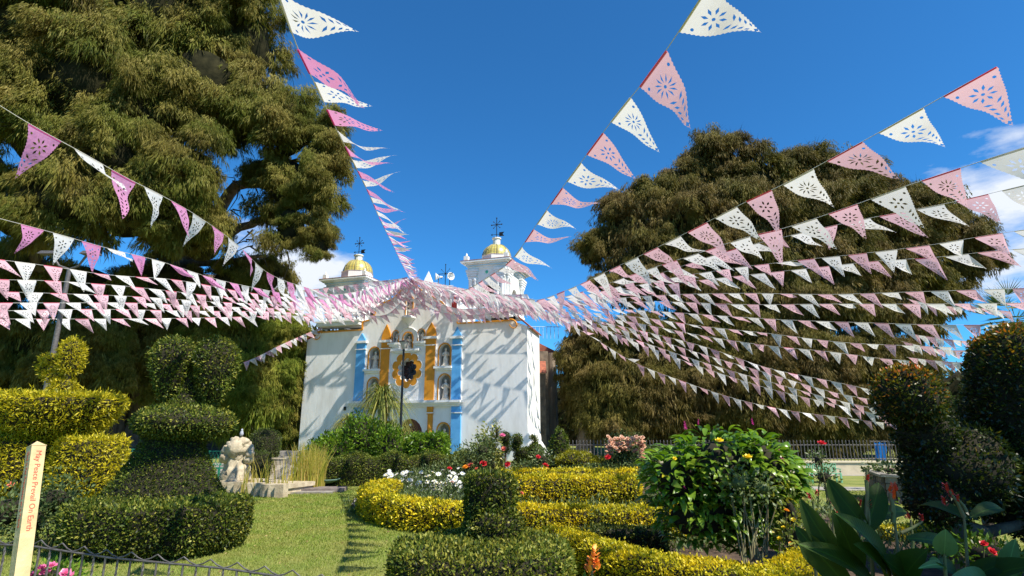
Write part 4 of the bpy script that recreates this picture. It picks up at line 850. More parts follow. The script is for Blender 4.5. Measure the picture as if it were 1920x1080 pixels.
# ------------------------------------------------------------------ hedges
def hedge(name, label, path, w, h, mats, leaf, dens, z0=0.0, hfn=None, tone=.55, spread=.5, lump=.04, aspect=.6, grp=None):
    V, F = sweep_q(path, w, h, z0, hfn=hfn); f = Fol(); clip(f, V, F, leaf, dens, tone, spread, lump, aspect=aspect)
    o = f.build(name, mats, None); tag(o, label, 'hedge', grp); return o
g2 = lambda x, y, z=0.0: tuple(gr(x, y, z))[:2]
hedge('golden_hedge', 'curved golden hedge ringing the flower bed beside the lawn', [g2(742, 902, .42), g2(716, 906, .42), g2(700, 912, .42), g2(696, 919, .42), g2(708, 927, .42), g2(745, 936, .42), g2(800, 943, .42), g2(870, 948, .42)], .46, .45, [m_gold, m_hull], .045, 2300, lump=.05)
hedge('golden_hedge', 'straight golden hedge crossing behind the small dark column topiary', [g2(862, 949, .42), g2(980, 952, .42), g2(1100, 953, .42), g2(1240, 953, .42), g2(1420, 950, .42)], .45, .44, [m_gold, m_hull], .04, 3000, lump=.05)
hedge('golden_hedge', 'tall golden hedge block behind the white daisies in the middle bed', [g2(905, 893, .62), g2(1000, 893, .62), g2(1100, 893, .62), g2(1196, 893, .62)], .7, .62, [m_gold, m_hull], .05, 1900, lump=.05)
hedge('golden_hedge', 'far thin golden hedge line under the bird topiary', [g2(940, 881, .5), g2(1040, 881, .5), g2(1130, 881, .5), g2(1190, 881, .5)], .5, .5, [m_gold, m_hull], .06, 1000, lump=.05)
hedge('golden_hedge', 'diagonal golden hedge running along the front right corner', [g2(1025, 992, .42), g2(1090, 1005, .42), g2(1170, 1030, .42), g2(1270, 1050, .42), g2(1370, 1066, .42), g2(1450, 1068, .42), g2(1500, 1052, .42), g2(1530, 1035, .42)], .42, .43, [m_gold, m_hull], .030, 5200, lump=.05)
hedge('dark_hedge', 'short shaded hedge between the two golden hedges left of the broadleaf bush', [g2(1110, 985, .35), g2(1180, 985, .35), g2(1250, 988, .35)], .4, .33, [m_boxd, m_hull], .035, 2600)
hedge('wavy_hedge', 'dark green hedge with wavy top in front of the church shrubs', [(gr(598, 911).x, gr(598, 911).y), (gr(680, 909).x, gr(680, 909).y), (gr(800, 906).x, gr(800, 906).y), (gr(935, 900).x, gr(935, 900).y)], .9, .80, [m_box, m_hull], .045, 2100, hfn=lambda s: 1+.12*math.cos(s*2*math.pi*5.2), tone=.55)
hedge('golden_hedge', 'small patch of golden hedge below the broad canna leaves', [g2(1650, 985, .2), g2(1740, 985, .2), g2(1790, 990, .2)], .35, .2, [m_gold, m_hull], .035, 2400)
hedge('flower_hedge', 'low orange yellow flowering edge behind the peace pole', [g2(60, 938, .15), g2(140, 938, .15), g2(205, 926, .2)], .6, .22, [m_gold, m_hull], .05, 1700)

# ------------------------------------------------------------------ shrubs, palms, reeds
m_glossy = leafmat('glossy_leaves', [(0, (0.03, 0.075, 0.008)), (0.5, (0.10, 0.20, 0.014)), (1, (0.24, 0.36, 0.03))], .35, .4, spec=.4)
m_palm = leafmat('palm_leaves', [(0, (0.08, 0.11, 0.012)), (0.5, (0.22, 0.26, 0.04)), (1, (0.50, 0.44, 0.13))], .35, .45)
m_fern = leafmat('grey_green_leaves', [(0, (0.04, 0.07, 0.02)), (0.5, (0.11, 0.16, 0.05)), (1, (0.25, 0.29, 0.11))], .3, .5)
m_reed = leafmat('reed_blades', [(0, (0.14, 0.19, 0.02)), (0.5, (0.40, 0.38, 0.06)), (1, (0.66, 0.50, 0.15))], .4, .5)
m_stem = mat('green_stem', (0.10, 0.14, 0.04), .7, (0.16, 0.12, 0.06), 8)
def loose(name, label, blobs, leaf, dens, mats, tone=.5, spread=.5, grp=None, cat='shrub', aspect=.5, hull=.72, stems=0, parent=None, rag=.16):
    c0 = np.array(blobs[0][0]); t_ = parent or thing(name, (c0[0], c0[1], 0), label, cat, grp); f = Fol()
    for c, r in blobs:
        V, F = ell_q(c, np.array(r)*hull, 16, 9); V = V+vnoise(V, 2.2, min(r)*.35)[:, None]*vnormals(V, F)
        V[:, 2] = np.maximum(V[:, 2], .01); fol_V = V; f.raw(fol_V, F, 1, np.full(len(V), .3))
        n = int(4*math.pi*np.mean(r)**2*dens); d = nrm(RNG.normal(size=(n, 3))); P = np.array(c)+d*np.array(r)*RNG.uniform(hull*.95, 1.0+rag, (n, 1))*(1+vnoise(d*1.5+np.array(c), 1.4, .28)[:, None])
        k = P[:, 2] > .03; P = P[k]; d = d[k]; n = len(P)
        A = d*.8+RNG.normal(0, .5, (n, 3)); A[:, 2] += .25
        f.leaves(P, A, leaf*RNG.uniform(.6, 1.3, n), leaf*aspect*RNG.uniform(.8, 1.2, n), tone+RNG.normal(0, spread*.5, n), fold=.2)
    f.build('foliage', mats, t_)
    if stems:
        s = MB()
        for i in range(stems):
            b = blobs[i % len(blobs)]; p = Vector((c0[0]+random.uniform(-.15, .15), c0[1]+random.uniform(-.1, .1), 0)); q = Vector(b[0])+Vector([random.uniform(-.5, .5)*v for v in b[1]])
            s.tube([p, p.lerp(q, .5)+Vector((0, 0, .05)), q], [.018, .014, .008], 5)
        s.build('stem', m_stem, t_)
    return t_
loose('leafy_shrub', 'wide glossy green shrub left of the church door', [ell_px(630, 845, 46, 34, 22, .8), ell_px(680, 828, 46, 44, 22.3, .8), ell_px(605, 850, 24, 26, 21.8, .6)], .13, 330, [m_glossy, m_hull], tone=.62, stems=5)
loose('leafy_shrub', 'rounded glossy shrub touching the palm left of the church door', [ell_px(728, 836, 32, 34, 22, .7), ell_px(745, 850, 18, 20, 21.8, .5)], .13, 330, [m_glossy, m_hull], tone=.62, stems=4)
t_ = thing('leafy_shrub', (at(802, 850, 22).x, 22, 0), 'square clipped glossy shrub right of the church door', 'shrub')
pc([boxq(767, 838, 817, 868, .75, 22)], 'foliage', t_, [m_glossy, m_hull], .12, 560, tone=.62, lump=.08)
c_ = t_.location; q = MB(); q.tube([(c_.x, 22, 0), (c_.x, 22, .8)], .06, 6); q.build('stem', m_bark, t_)

def drooper(f, c, n, L, droop, tone=.55, wd=.03, up=1.0, seg=5):
    c = np.array(c, float)
    for i in range(n):
        a = random.uniform(0, 2*math.pi); el = random.uniform(-.1, 1.3)*up; v = np.array([math.cos(a)*math.cos(el), math.sin(a)*math.cos(el), math.sin(el)])*L/seg*random.uniform(.7, 1.15)
        p = c.copy(); sd_ = nrm(np.cross(v, [0, 0, 1.])); V = []; w0 = wd*random.uniform(.7, 1.2)
        for j in range(seg+1):
            w_ = w0*(1-j/(seg+.3))+.003; V += [p-sd_*w_/2, p+sd_*w_/2]; p = p+v; v = v+np.array([0, 0, -droop*L/seg])
        F = np.array([(2*j, 2*j+1, 2*j+3, 2*j+2) for j in range(seg)])
        f.raw(np.array(V), F, 0, np.full(len(V), np.clip(tone+random.gauss(0, .22), 0, 1)))
def palm(label, base_px, head_px, Y, L, n, heads=1, extra=()):
    b = at(*base_px, Y); h = at(*head_px, Y); t_ = thing('ponytail_palm', (b.x, Y, 0), label, 'palm')
    q = MB(); q.tube([(b.x, Y, 0), (b.x, Y, .25), (b.x*.6+h.x*.4, Y, h.z*.5), tuple(h)], [.22, .16, .10, .08], 9); q.build('trunk', mat('palm_trunk', (.36, .27, .15), .9, (.2, .14, .08), 6, .6, 14), t_)
    f = Fol(); drooper(f, h, n, L, .42, wd=.045)
    for e in extra: drooper(f, at(*e, Y), n//2, L*.8, .42, wd=.04)
    f.build('foliage', [m_palm], t_)
palm('tall ponytail palm with drooping tuft in front of the church facade', (715, 870), (717, 745), 23.5, 1.65, 420, extra=((712, 765),))
palm('shorter ponytail palm between the tall palm and the church door', (738, 870), (733, 808), 23, 1.25, 260)
palm('low ponytail palm rising behind the left shrub before the blue pilaster', (658, 860), (654, 796), 24, 1.2, 300)

def reeds(label, x0, x1, y, n, hmin, hmax, Y=None):
    p0, p1 = gr(x0, y), gr(x1, y); t_ = thing('reed_clump', tuple((p0+p1)/2), label, 'reeds'); f = Fol()
    for i in range(n):
        b = p0.lerp(p1, random.random()); h = random.uniform(hmin, hmax); lean = np.array([random.gauss(0, .16), random.gauss(0, .12), 0])
        base = np.array([b.x, b.y+random.uniform(-.2, .5), 0]); V = []
        for j in range(4): s = j/3; w_ = .024*(1-s)+.004; p = base+np.array([0, 0, h*s])+lean*h*s*s; V += [p-[w_/2, 0, 0], p+[w_/2, 0, 0]]
        f.raw(np.array(V), np.array([(2*j, 2*j+1, 2*j+3, 2*j+2) for j in range(3)]), 0, np.full(8, np.clip(random.gauss(.55, .25), 0, 1)))
    f.build('reed_blade', [m_reed], t_)
reeds('dense clump of yellow green reeds left of the wavy hedge', 545, 598, 920, 330, .7, 1.25)
reeds('thin reeds along the stone pond edge beside the carved stone', 455, 535, 930, 70, .3, 1.0)

# ------------------------------------------------------------------ beds: roses, daisies, loose plants
m_white = sheetmat('white_petals', (.82, .82, .78), .25); m_red = sheetmat('red_petals', (.62, .03, .04), .3); m_coral = sheetmat('coral_petals', (.80, .22, .14), .3); m_pinkp = sheetmat('pink_petals', (.82, .22, .42), .3)
m_orange = sheetmat('orange_petals', (.88, .36, .03), .3); m_yelp = sheetmat('yellow_petals', (.9, .68, .03), .3); m_peach = sheetmat('peach_petals', (.78, .50, .34), .3); m_magenta = sheetmat('magenta_petals', (.65, .05, .30), .3)
def bloom_mesh(name, m, kind, r=1.0):
    b = MB(); rnd = random.Random(hash(name) % 99 if False else len(name))
    if kind == 'rose':
        for ring_, (n, tilt, rr) in enumerate(((5, .2, 1.0), (5, .75, .78), (4, 1.15, .5))):
            for i in range(n):
                a = 2*math.pi*(i+ring_*.5)/n; d = Vector((math.cos(a)*math.cos(tilt), math.sin(a)*math.cos(tilt), math.sin(tilt)))*r*rr; s = Vector((-math.sin(a), math.cos(a), 0))*r*.62*rr
                b.add([(0, 0, 0), tuple(d*.6-s), tuple(d+Vector((0, 0, r*.12))), tuple(d*.6+s)], [(0, 1, 2, 3)])
    elif kind == 'daisy':
        for i in range(9):
            a = 2*math.pi*i/9; d = Vector((math.cos(a), math.sin(a), .15))*r; s = Vector((-math.sin(a), math.cos(a), 0))*r*.2
            b.add([(0, 0, 0), tuple(d*.6-s), tuple(d), tuple(d*.6+s)], [(0, 1, 2, 3)])
        b.k = 1; b.ball((0, 0, .04*r), r*.25, 6, 3, sz=.6)
    elif kind == 'spike':
        for i in range(26):
            a = i*2.4; z = r*2.2*i/26; q = r*.55*(1-.6*i/26); d = Vector((math.cos(a)*q, math.sin(a)*q, q*.6)); s = Vector((-math.sin(a), math.cos(a), 0))*q*.35
            b.add([(0, 0, z), tuple(Vector((0, 0, z))+d*.6-s), tuple(Vector((0, 0, z))+d), tuple(Vector((0, 0, z))+d*.6+s)], [(0, 1, 2, 3)])
    elif kind == 'canna':
        for i in range(11):
            a = i*2.1; z = r*.16*i; d = Vector((math.cos(a)*.75, math.sin(a)*.75, .75+.1*math.sin(i*3)))*r*(1-.03*i); s = Vector((-math.sin(a), math.cos(a), .2*math.cos(i)))*r*.30
            o = Vector((0, 0, z)); b.add([tuple(o), tuple(o+d*.55-s), tuple(o+d*.9-s*.7+Vector((0, 0, .1*r))), tuple(o+d*1.08), tuple(o+d*.9+s*.7-Vector((0, 0, .08*r))), tuple(o+d*.55+s)], [(0, 1, 2, 5), (2, 3, 4, 5)])
    me = bpy.data.meshes.new(name); me.from_pydata([tuple(v) for v in b.V], [], b.F); me.materials.append(m)
    if kind == 'daisy': me.materials.append(m_yelp)
    me.polygons.foreach_set('material_index', b.K); me.update(); return me
BM = {'white': bloom_mesh('daisy_bloom', m_white, 'daisy'), 'red': bloom_mesh('rose_bloom', m_red, 'rose'), 'coral': bloom_mesh('coral_bloom', m_coral, 'rose'), 'pink': bloom_mesh('pink_bloom', m_pinkp, 'rose'),
      'orange': bloom_mesh('orange_bloom', m_orange, 'rose'), 'yellow': bloom_mesh('yellow_bloom', m_yelp, 'rose'), 'peach': bloom_mesh('peach_bloom', m_peach, 'rose'), 'spike': bloom_mesh('flower_spike', m_magenta, 'spike'),
      'cannaO': bloom_mesh('canna_bloom', mat('canna_orange', (.85, .17, .02), .5, (.8, .06, .02), 20), 'canna'), 'cannaR': bloom_mesh('canna_bloom', mat('canna_red', (.55, .04, .02), .5, (.3, .02, .02), 20), 'canna'), 'cannaY': bloom_mesh('canna_bloom', mat('canna_yellow', (.9, .42, .04), .5, (.85, .16, .02), 24), 'canna')}
def bloom(kind, p, r, parent, tilt=True, name='bloom'):
    o = bpy.data.objects.new(name, BM[kind]); COL.objects.link(o); o.parent = parent; o.location = Vector(p)-origin_of(parent); o.scale = (r, r, r)
    o.rotation_euler = (random.uniform(.1, .9) if tilt else random.uniform(-.2, .2), random.uniform(-.4, .4), random.uniform(-.6, .6)); return o
def flowerplant(name, label, blobs, leaf, dens, m, blooms, tone=.5, cat='flowers', stems=5, grp=None):
    t_ = loose(name, label, blobs, leaf, dens, [m, m_hull], tone=tone, cat=cat, stems=stems, hull=.45, rag=.3, grp=grp)
    s = MB(); k = 0
    for kind, px_, py_, r in blooms:
        Y = blobs[0][0][1]-blobs[0][1][1]*random.uniform(.5, 1.1); p = at(px_, py_, Y); bloom(kind, p, r, t_)
        if kind == 'peach' or (kind == 'white' and k % 2): k += 1; continue
        s = MB(); s.tube([p, (p.x*.93+blobs[0][0][0]*.07, p.y+.12, max(.05, p.z-.35))], [.006, .008], 4); s.build('flower_stalk', m_stem, t_); k += 1
    return t_
R_ = random.uniform
def scat(kind, x0, x1, y0, y1, n, r): return [(kind, R_(x0, x1), R_(y0, y1), r*R_(.8, 1.2)) for _ in range(n)]
flowerplant('daisy_clump', 'white daisies at the left end of the round golden bed', [ell_px(752, 915, 30, 24, 15.4, .5)], .06, 1000, m_fern, scat('white', 722, 785, 885, 925, 46, .07)+[('white', 730, 883, .06), ('white', 762, 885, .06)])
flowerplant('daisy_clump', 'white daisies and tall stems in the middle of the round golden bed', [ell_px(815, 915, 38, 30, 14.8, .6), ell_px(800, 938, 34, 14, 14.0, .3)], .06, 900, m_fern, scat('white', 785, 850, 884, 942, 56, .07)+[('coral', 848, 905, .07), ('red', 843, 879, .07)])
flowerplant('aster_clump', 'dark green flower clump left of the small column topiary', [ell_px(862, 925, 26, 26, 14, .5)], .06, 1100, m_fern, scat('white', 845, 870, 880, 935, 12, .065))
flowerplant('rose_bush', 'loose rose bush with red blooms right above the round golden bed', [ell_px(880, 870, 32, 32, 17, .6), ell_px(905, 845, 24, 26, 17, .5)], .085, 380, m_fern, [('red', 906, 870, .12), ('coral', 882, 873, .11), ('orange', 873, 876, .09), ('coral', 945, 842, .09), ('red', 952, 871, .10), ('coral', 893, 880, .08)])
flowerplant('sapling', 'thin yellow green sapling with upright twigs before the right facade wall', [ell_px(915, 835, 20, 34, 17.5, .4), ell_px(932, 812, 8, 22, 17.5, .2), ell_px(922, 868, 12, 20, 17.5, .2)], .10, 190, m_palm, [('pink', 942, 817, .10)], tone=.65, cat='sapling')
flowerplant('rose_bush', 'low rose bush with small red blooms under the bird topiary', [ell_px(1015, 862, 20, 20, 17, .4), ell_px(985, 877, 30, 10, 16.8, .3)], .08, 420, m_fern, [('red', 1009, 857, .08), ('red', 1023, 873, .10), ('red', 1026, 880, .08), ('red', 1012, 888, .06)])
flowerplant('daisy_clump', 'white daisies before the tall golden hedge block, left part', [ell_px(1010, 930, 38, 18, 12.4, .4), ell_px(1050, 935, 30, 14, 12.2, .35)], .05, 1100, m_fern, scat('white', 1005, 1060, 896, 940, 26, .065)+[('orange', 993, 916, .14)])
flowerplant('daisy_clump', 'scattered white daisies before the tall golden hedge block, right part', [ell_px(1110, 935, 40, 14, 12.3, .4), ell_px(1165, 932, 36, 16, 12.4, .4)], .05, 1000, m_fern, scat('white', 1090, 1175, 912, 943, 14, .065)+[('white', 1078, 896, .06), ('white', 1102, 908, .06), ('white', 1142, 915, .07)])
flowerplant('dry_flower_clump', 'brown dry flower stalks beside the small column topiary', [ell_px(985, 940, 18, 18, 12, .4)], .06, 700, m_palm, [('coral', 978, 925, .05)], tone=.3)
flowerplant('rose_bush', 'round rose bush covered in peach blooms in front of the railing', [ell_px(1173, 846, 36, 30, 17, .6), ell_px(1170, 870, 26, 18, 17, .5)], .07, 650, m_fern, scat('peach', 1140, 1208, 818, 848, 110, .065)+scat('peach', 1137, 1150, 835, 856, 10, .06)+scat('peach', 1196, 1210, 835, 860, 12, .06)+[('red', 1140, 858, .1)], tone=.35)
flowerplant('low_plants', 'mixed green plants between the conifer and the round rose bush', [ell_px(1120, 882, 40, 12, 16.5, .4), ell_px(1180, 886, 36, 14, 16.3, .4), ell_px(1065, 888, 30, 12, 16.4, .4)], .07, 520, m_fern, [('orange', 1060, 884, .05), ('yellow', 1195, 878, .06)])
flowerplant('low_plants', 'small grey green plants under the wavy hedge inside the flower bed', [ell_px(790, 895, 26, 16, 16.6, .4), ell_px(835, 885, 30, 16, 16.8, .4)], .07, 600, m_fern, scat('white', 770, 860, 878, 900, 10, .05)+[('yellow', 735, 895, .05)])
flowerplant('grey_shrub', 'grey leaved little shrub in front of the straight golden hedge', [ell_px(1118, 975, 18, 20, 8.9, .2)], .045, 900, m_fern, [], tone=.4)
flowerplant('rose_bush', 'rose bush with red and yellow buds behind the peace pole, far left', [ell_px(105, 940, 48, 48, 8.3, .4), ell_px(60, 975, 50, 50, 8.0, .4), ell_px(15, 960, 40, 50, 7.8, .4)], .06, 560, m_fern, [('coral', 21, 909, .05), ('yellow', 30, 948, .04)], tone=.35)
flowerplant('petunia_clump', 'pink flowers low at the foot of the front fence, left corner', [ell_px(95, 1078, 50, 20, 5.4, .25)], .05, 900, m_glossy, [('pink', 78, 1066, .045), ('pink', 96, 1062, .05), ('pink', 85, 1074, .05), ('pink', 122, 1076, .05), ('pink', 130, 1082, .05), ('pink', 60, 1080, .05)], tone=.5)
flowerplant('canna_plant', 'orange and yellow canna bloom at the bottom beside the oval hedge', [ell_px(1108, 1125, 22, 20, 4.3, .12)], .08, 300, m_glossy, [], tone=.4)
t_ = bpy.data.objects['canna_plant']
for px_, py_, r in ((1112, 1046, .06), (1104, 1068, .06), (1120, 1058, .045)): bloom('cannaY', at(px_, py_+12, 4.3), r, t_, False)
q = MB(); q.tube([(at(1110, 1060, 4.3).x, 4.3, 0), tuple(at(1110, 1060, 4.3))], .008, 5); q.build('flower_stalk', m_stem, t_)
flowerplant('rose_plant', 'tall thin rose with one dark red bloom in front of the railing', [ell_px(1535, 865, 14, 20, 12, .3), ell_px(1545, 895, 22, 20, 12, .3)], .07, 260, m_fern, [('red', 1541, 832, .09), ('red', 1462, 862, .05)])
flowerplant('low_plants', 'leafy undergrowth beneath the dark tree topiary', [ell_px(1850, 1040, 60, 30, 6.2, .4), ell_px(1770, 1010, 30, 30, 6.9, .3), ell_px(1690, 945, 30, 16, 13, .4)], .07, 420, m_glossy, [('red', 1860, 1035, .05), ('red', 1845, 1020, .04)], tone=.3)
flowerplant('yellow_flower_plant', 'slim plant with yellow and orange blooms right of the broadleaf bush', [ell_px(1480, 960, 30, 60, 6.4, .25), ell_px(1500, 1010, 26, 40, 6.2, .25)], .06, 330, m_palm, [('yellow', 1488, 975, .03), ('orange', 1475, 958, .035), ('yellow', 1470, 990, .03), ('yellow', 1462, 1010, .03), ('orange', 1484, 1020, .03)], tone=.45)

def bed_green():
    f = Fol()
    for (x0, x1, y0, y1, n, h) in ((-3.2, -.9, 11.2, 15.8, 5200, .42), (-.9, 3.6, 10.3, 13.6, 6500, .30), (-2.6, 4.6, 15.8, 18.6, 5200, .42), (.2, 3.4, 7.9, 9.6, 2600, .22), (3.6, 6.0, 7, 14, 5200, .35)):
        P = np.column_stack([RNG.uniform(x0, x1, n), RNG.uniform(y0, y1, n), np.zeros(n)]); cl_ = 0.55+0.9*np.array([mnoise.noise(Vector((p[0]*2.2, p[1]*2.2, 3))) for p in P]); P[:, 2] = RNG.random(n)*h*np.clip(cl_, .1, 1)
        A = RNG.normal(0, .6, (n, 3)); A[:, 2] = np.abs(A[:, 2])+.5; f.leaves(P, A, .10*RNG.uniform(.6, 1.5, n), .022*RNG.uniform(.7, 1.5, n), .42+.25*cl_-.15+RNG.normal(0, .2, n))
    return f.build('bed_greenery', [m_fern], None, 'stuff')
tag(bed_green(), 'low mixed green growth filling the beds between the golden hedges', 'plants')

# ------------------------------------------------------------------ the broadleaf bush
m_broad = leafmat('broad_leaves', [(0, (0.05, 0.12, 0.010)), (0.55, (0.13, 0.26, 0.018)), (0.93, (0.22, 0.36, 0.03)), (1, (0.50, 0.42, 0.03))], .38, .3, spec=.6)
m_broado = []
for i, c in enumerate(((0.085, 0.155, 0.012), (0.155, 0.26, 0.02), (0.25, 0.36, 0.035), (0.55, 0.48, 0.03))): m_broado.append(sheetmat('broad_leaf_%d' % i if False else 'broad_leaf', c, .38, .3))
def leaf_strip(L, Wd, droop, fold=.12, seg=6):
    """a folded, drooping leaf along +x, returns vertices, faces"""
    V = []; F = []; x = z = 0.0; a = .25
    for j in range(seg+1):
        s = j/seg; w_ = Wd*.5*(math.sin(math.pi*min(1, s*.94+.06))**.75) if j < seg else 0.001
        V += [(x, -w_, z+w_*fold*2), (x, 0, z), (x, w_, z+w_*fold*2)]
        x += L/seg*math.cos(a); z += L/seg*math.sin(a); a -= droop/seg
    for j in range(seg):
        b = 3*j; F += [(b, b+1, b+4, b+3), (b+1, b+2, b+5, b+4)]
    return V, F
def leaf_mesh(name, L, Wd, droop, m, seg=6, fold=.12):
    V, F = leaf_strip(L, Wd, droop, fold, seg); me = bpy.data.meshes.new(name); me.from_pydata(V, [], F); me.materials.append(m)
    me.polygons.foreach_set('use_smooth', [True]*len(F)); me.update(); return me
LM = [leaf_mesh('leaf', .19, .062, dr_, m_broado[i]) for dr_ in (1.0, 1.6, 2.2) for i in (0, 1, 1, 2, 2)]+[leaf_mesh('leaf', .2, .075, 1.6, m_broado[3])]
Y = 6.9
bush = thing('broadleaf_bush', (at(1350, 1000, Y).x, Y, 0), 'big bright green broadleaf bush with magenta flower spikes, right of centre', 'bush')
BB = [ell_px(1345, 880, 92, 78, Y, .55), ell_px(1270, 900, 62, 66, Y, .45), ell_px(1420, 890, 60, 80, Y-.05, .45), ell_px(1320, 965, 90, 62, Y, .5), ell_px(1460, 900, 40, 46, Y, .3), ell_px(1400, 975, 60, 60, Y, .4)]
f = Fol()
for c, r in BB:
    V, F = ell_q(c, np.array(r)*.62, 14, 8); f.raw(V+vnoise(V, 3, .1)[:, None]*vnormals(V, F), F, 1, np.full(len(V), .3))
pts = []
for c, r in BB:
    for _ in range(420):
        d = Vector((random.gauss(0, 1), random.gauss(-.25, 1), random.gauss(.15, 1))).normalized(); p = Vector(c)+Vector((d.x*r[0], d.y*r[1], d.z*r[2]))*random.uniform(.72, 1.0)
        if any(sum(((p[i]-c2[i])/(r2[i]*.70))**2 for i in range(3)) < 1 for c2, r2 in BB if c2 is not c): continue
        if p.z < .25: continue
        pts.append((p, d))
pts.sort(key=lambda q: q[0].y)
for i, (p, d) in enumerate(pts):
    yaw = math.atan2(d.y, d.x)+random.gauss(0, .5); pit = -random.uniform(.1, .75)+max(0, d.z)*.3; s = random.uniform(.62, 1.15)
    M = Matrix.Translation(p) @ Matrix.Rotation(yaw, 4, 'Z') @ Matrix.Rotation(-pit-.6, 4, 'Y') @ Matrix.Rotation(random.gauss(0, .4), 4, 'X') @ Matrix.Scale(s, 4)
    if i < 300:
        o = bpy.data.objects.new('leaf', LM[random.randrange(15) if random.random() < .975 else 15]); COL.objects.link(o); o.parent = bush; o.matrix_local = Matrix.Translation(-bush.location) @ M
    else:
        V, F = leaf_strip(.19, .062, random.uniform(1, 2.2)); V = np.array([M @ Vector(v) for v in V]); f.raw(V, np.array(F), 0, np.full(len(V), np.clip(random.gauss(.5, .22), 0, .92)))
f.build('foliage', [m_broad, m_hull], bush, 'stuff')
for px_, py_, r in ((1286, 806, .045), (1309, 797, .03), (1412, 797, .035), (1465, 862, .05), (1318, 918, .035), (1285, 918, .03), (1473, 872, .035)): bloom('spike', at(px_, py_, Y-.35), r, bush, False)
for px_, py_, r in ((1349, 827, .05), (1402, 858, .055), (1265, 860, .025)): bloom('yellow', at(px_, py_, Y-.62), r, bush)
q = MB()
for i in range(14):
    b = at(random.uniform(1395, 1440), 1050, Y-.45); b.z = 0; e = at(random.uniform(1370, 1460), random.uniform(890, 940), Y-.5); q.tube([b, b.lerp(e, .5)+Vector((random.uniform(-.04, .04), 0, .02)), e], [.012, .009, .005], 5)
q.build('stem', mat('pale_stem', (.30, .30, .14), .7, (.2, .15, .08), 9), bush)
loose('climbing_rose', 'grey green rose foliage growing in front of the broadleaf bush', [ell_px(1385, 905, 40, 40, 6.25, .16), ell_px(1430, 915, 32, 28, 6.25, .14)], .05, 520, [m_fern, m_fern], tone=.62, hull=.3, rag=.35)

# ------------------------------------------------------------------ cannas at the lower right
def cannamat(name, c, tr_):
    m = sheetmat(name, c, tr_, .55); t = m.node_tree; b = t.nodes['Principled BSDF']
    tc_ = t.nodes.new('ShaderNodeTexCoord'); sp = t.nodes.new('ShaderNodeSeparateXYZ'); t.links.new(tc_.outputs['Object'], sp.inputs[0])
    def mm(op, a, b_=None, cl=False):
        n = t.nodes.new('ShaderNodeMath'); n.operation = op; n.use_clamp = cl
        for i, v in enumerate((a, b_)):
            if v is None: continue
            if isinstance(v, (int, float)): n.inputs[i].default_value = v
            else: t.links.new(v, n.inputs[i])
        return n.outputs[0]
    ay = mm('ABSOLUTE', sp.outputs['Y']); w_ = mm('SINE', mm('MULTIPLY', mm('SUBTRACT', sp.outputs['X'], mm('MULTIPLY', ay, 1.6)), 150.0))
    rib = mm('SUBTRACT', 1.0, mm('MULTIPLY', ay, 90.0), True); n = t.nodes.new('ShaderNodeTexNoise'); n.inputs['Scale'].default_value = 5
    f_ = mm('ADD', mm('MULTIPLY', w_, .04), mm('ADD', mm('MULTIPLY', rib, .8), mm('MULTIPLY', n.outputs[0], .35)), True)
    x = t.nodes.new('ShaderNodeMix'); x.data_type = 'RGBA'; t.links.new(f_, x.inputs['Factor']); x.inputs[6].default_value = (*[v*.7 for v in c], 1); x.inputs[7].default_value = (*[min(1, v*2.4) for v in c], 1)
    t.links.new(x.outputs[2], b.inputs['Base Color']); bp = t.nodes.new('ShaderNodeBump'); bp.inputs['Strength'].default_value = .10; bp.inputs['Distance'].default_value = .01; t.links.new(w_, bp.inputs['Height']); t.links.new(bp.outputs[0], b.inputs['Normal'])
    return m
m_canna = cannamat('canna_leaf', (0.036, 0.074, 0.006), .45); m_canna2 = cannamat('canna_leaf_pale', (0.12, 0.21, 0.06), .3)
CL = {}
def canna_leaf(p0, p1, wd, parent, m, roll=0.0, droop=.8):
    p0 = Vector(p0); p1 = Vector(p1); L = (p1-p0).length; key = (round(wd/L, 1), droop, m.name)
    if key not in CL: CL[key] = leaf_mesh('leaf', 1.0, wd/L, droop, m, 12, .22)
    vs = CL[key].vertices; tip = vs[len(vs)-2].co.copy(); k = L/tip.length
    ax0 = (p1-p0).normalized(); cn_ = (Vector((0, 0, CAMZ))-p0).normalized()+Vector((math.sin(roll*5)*.7, 0, .45)); zz_ = (cn_-ax0*cn_.dot(ax0)).normalized(); yy_ = zz_.cross(ax0); Mx = Matrix(((ax0.x, yy_.x, zz_.x, 0), (ax0.y, yy_.y, zz_.y, 0), (ax0.z, yy_.z, zz_.z, 0), (0, 0, 0, 1))) @ tip.to_track_quat('X', 'Z').to_matrix().to_4x4().inverted()
    o = bpy.data.objects.new('leaf', CL[key]); COL.objects.link(o); o.parent = parent; o.matrix_local = Matrix.Translation(p0-parent.location) @ Mx @ Matrix.Scale(k, 4)
def canna(label, base, Y, leaves, stems, blooms):
    b = at(*base, Y); t_ = thing('canna_plant', (b.x, Y, 0), label, 'canna plant')
    for (x0, y0, x1, y1, wpx, dy, roll, m) in leaves:
        p0 = at(x0, y0, Y); p1 = at(x1, y1, Y+dy); canna_leaf(p0, p1, wpx/FPX*Y*.62, t_, m, roll, .7)
    q = MB()
    for (x0, y0, x1, y1) in stems:
        a = at(x0, y0, Y); e = at(x1, y1, Y); q.tube([a, a.lerp(e, .5)+Vector((.01, 0, 0)), e], [.014, .011, .007], 6)
    q.build('stalk', m_stem, t_)
    for (k, x, y, r) in blooms: bloom(k, at(x, y, Y), r, t_, False)
D = m_canna; Pm = m_canna2
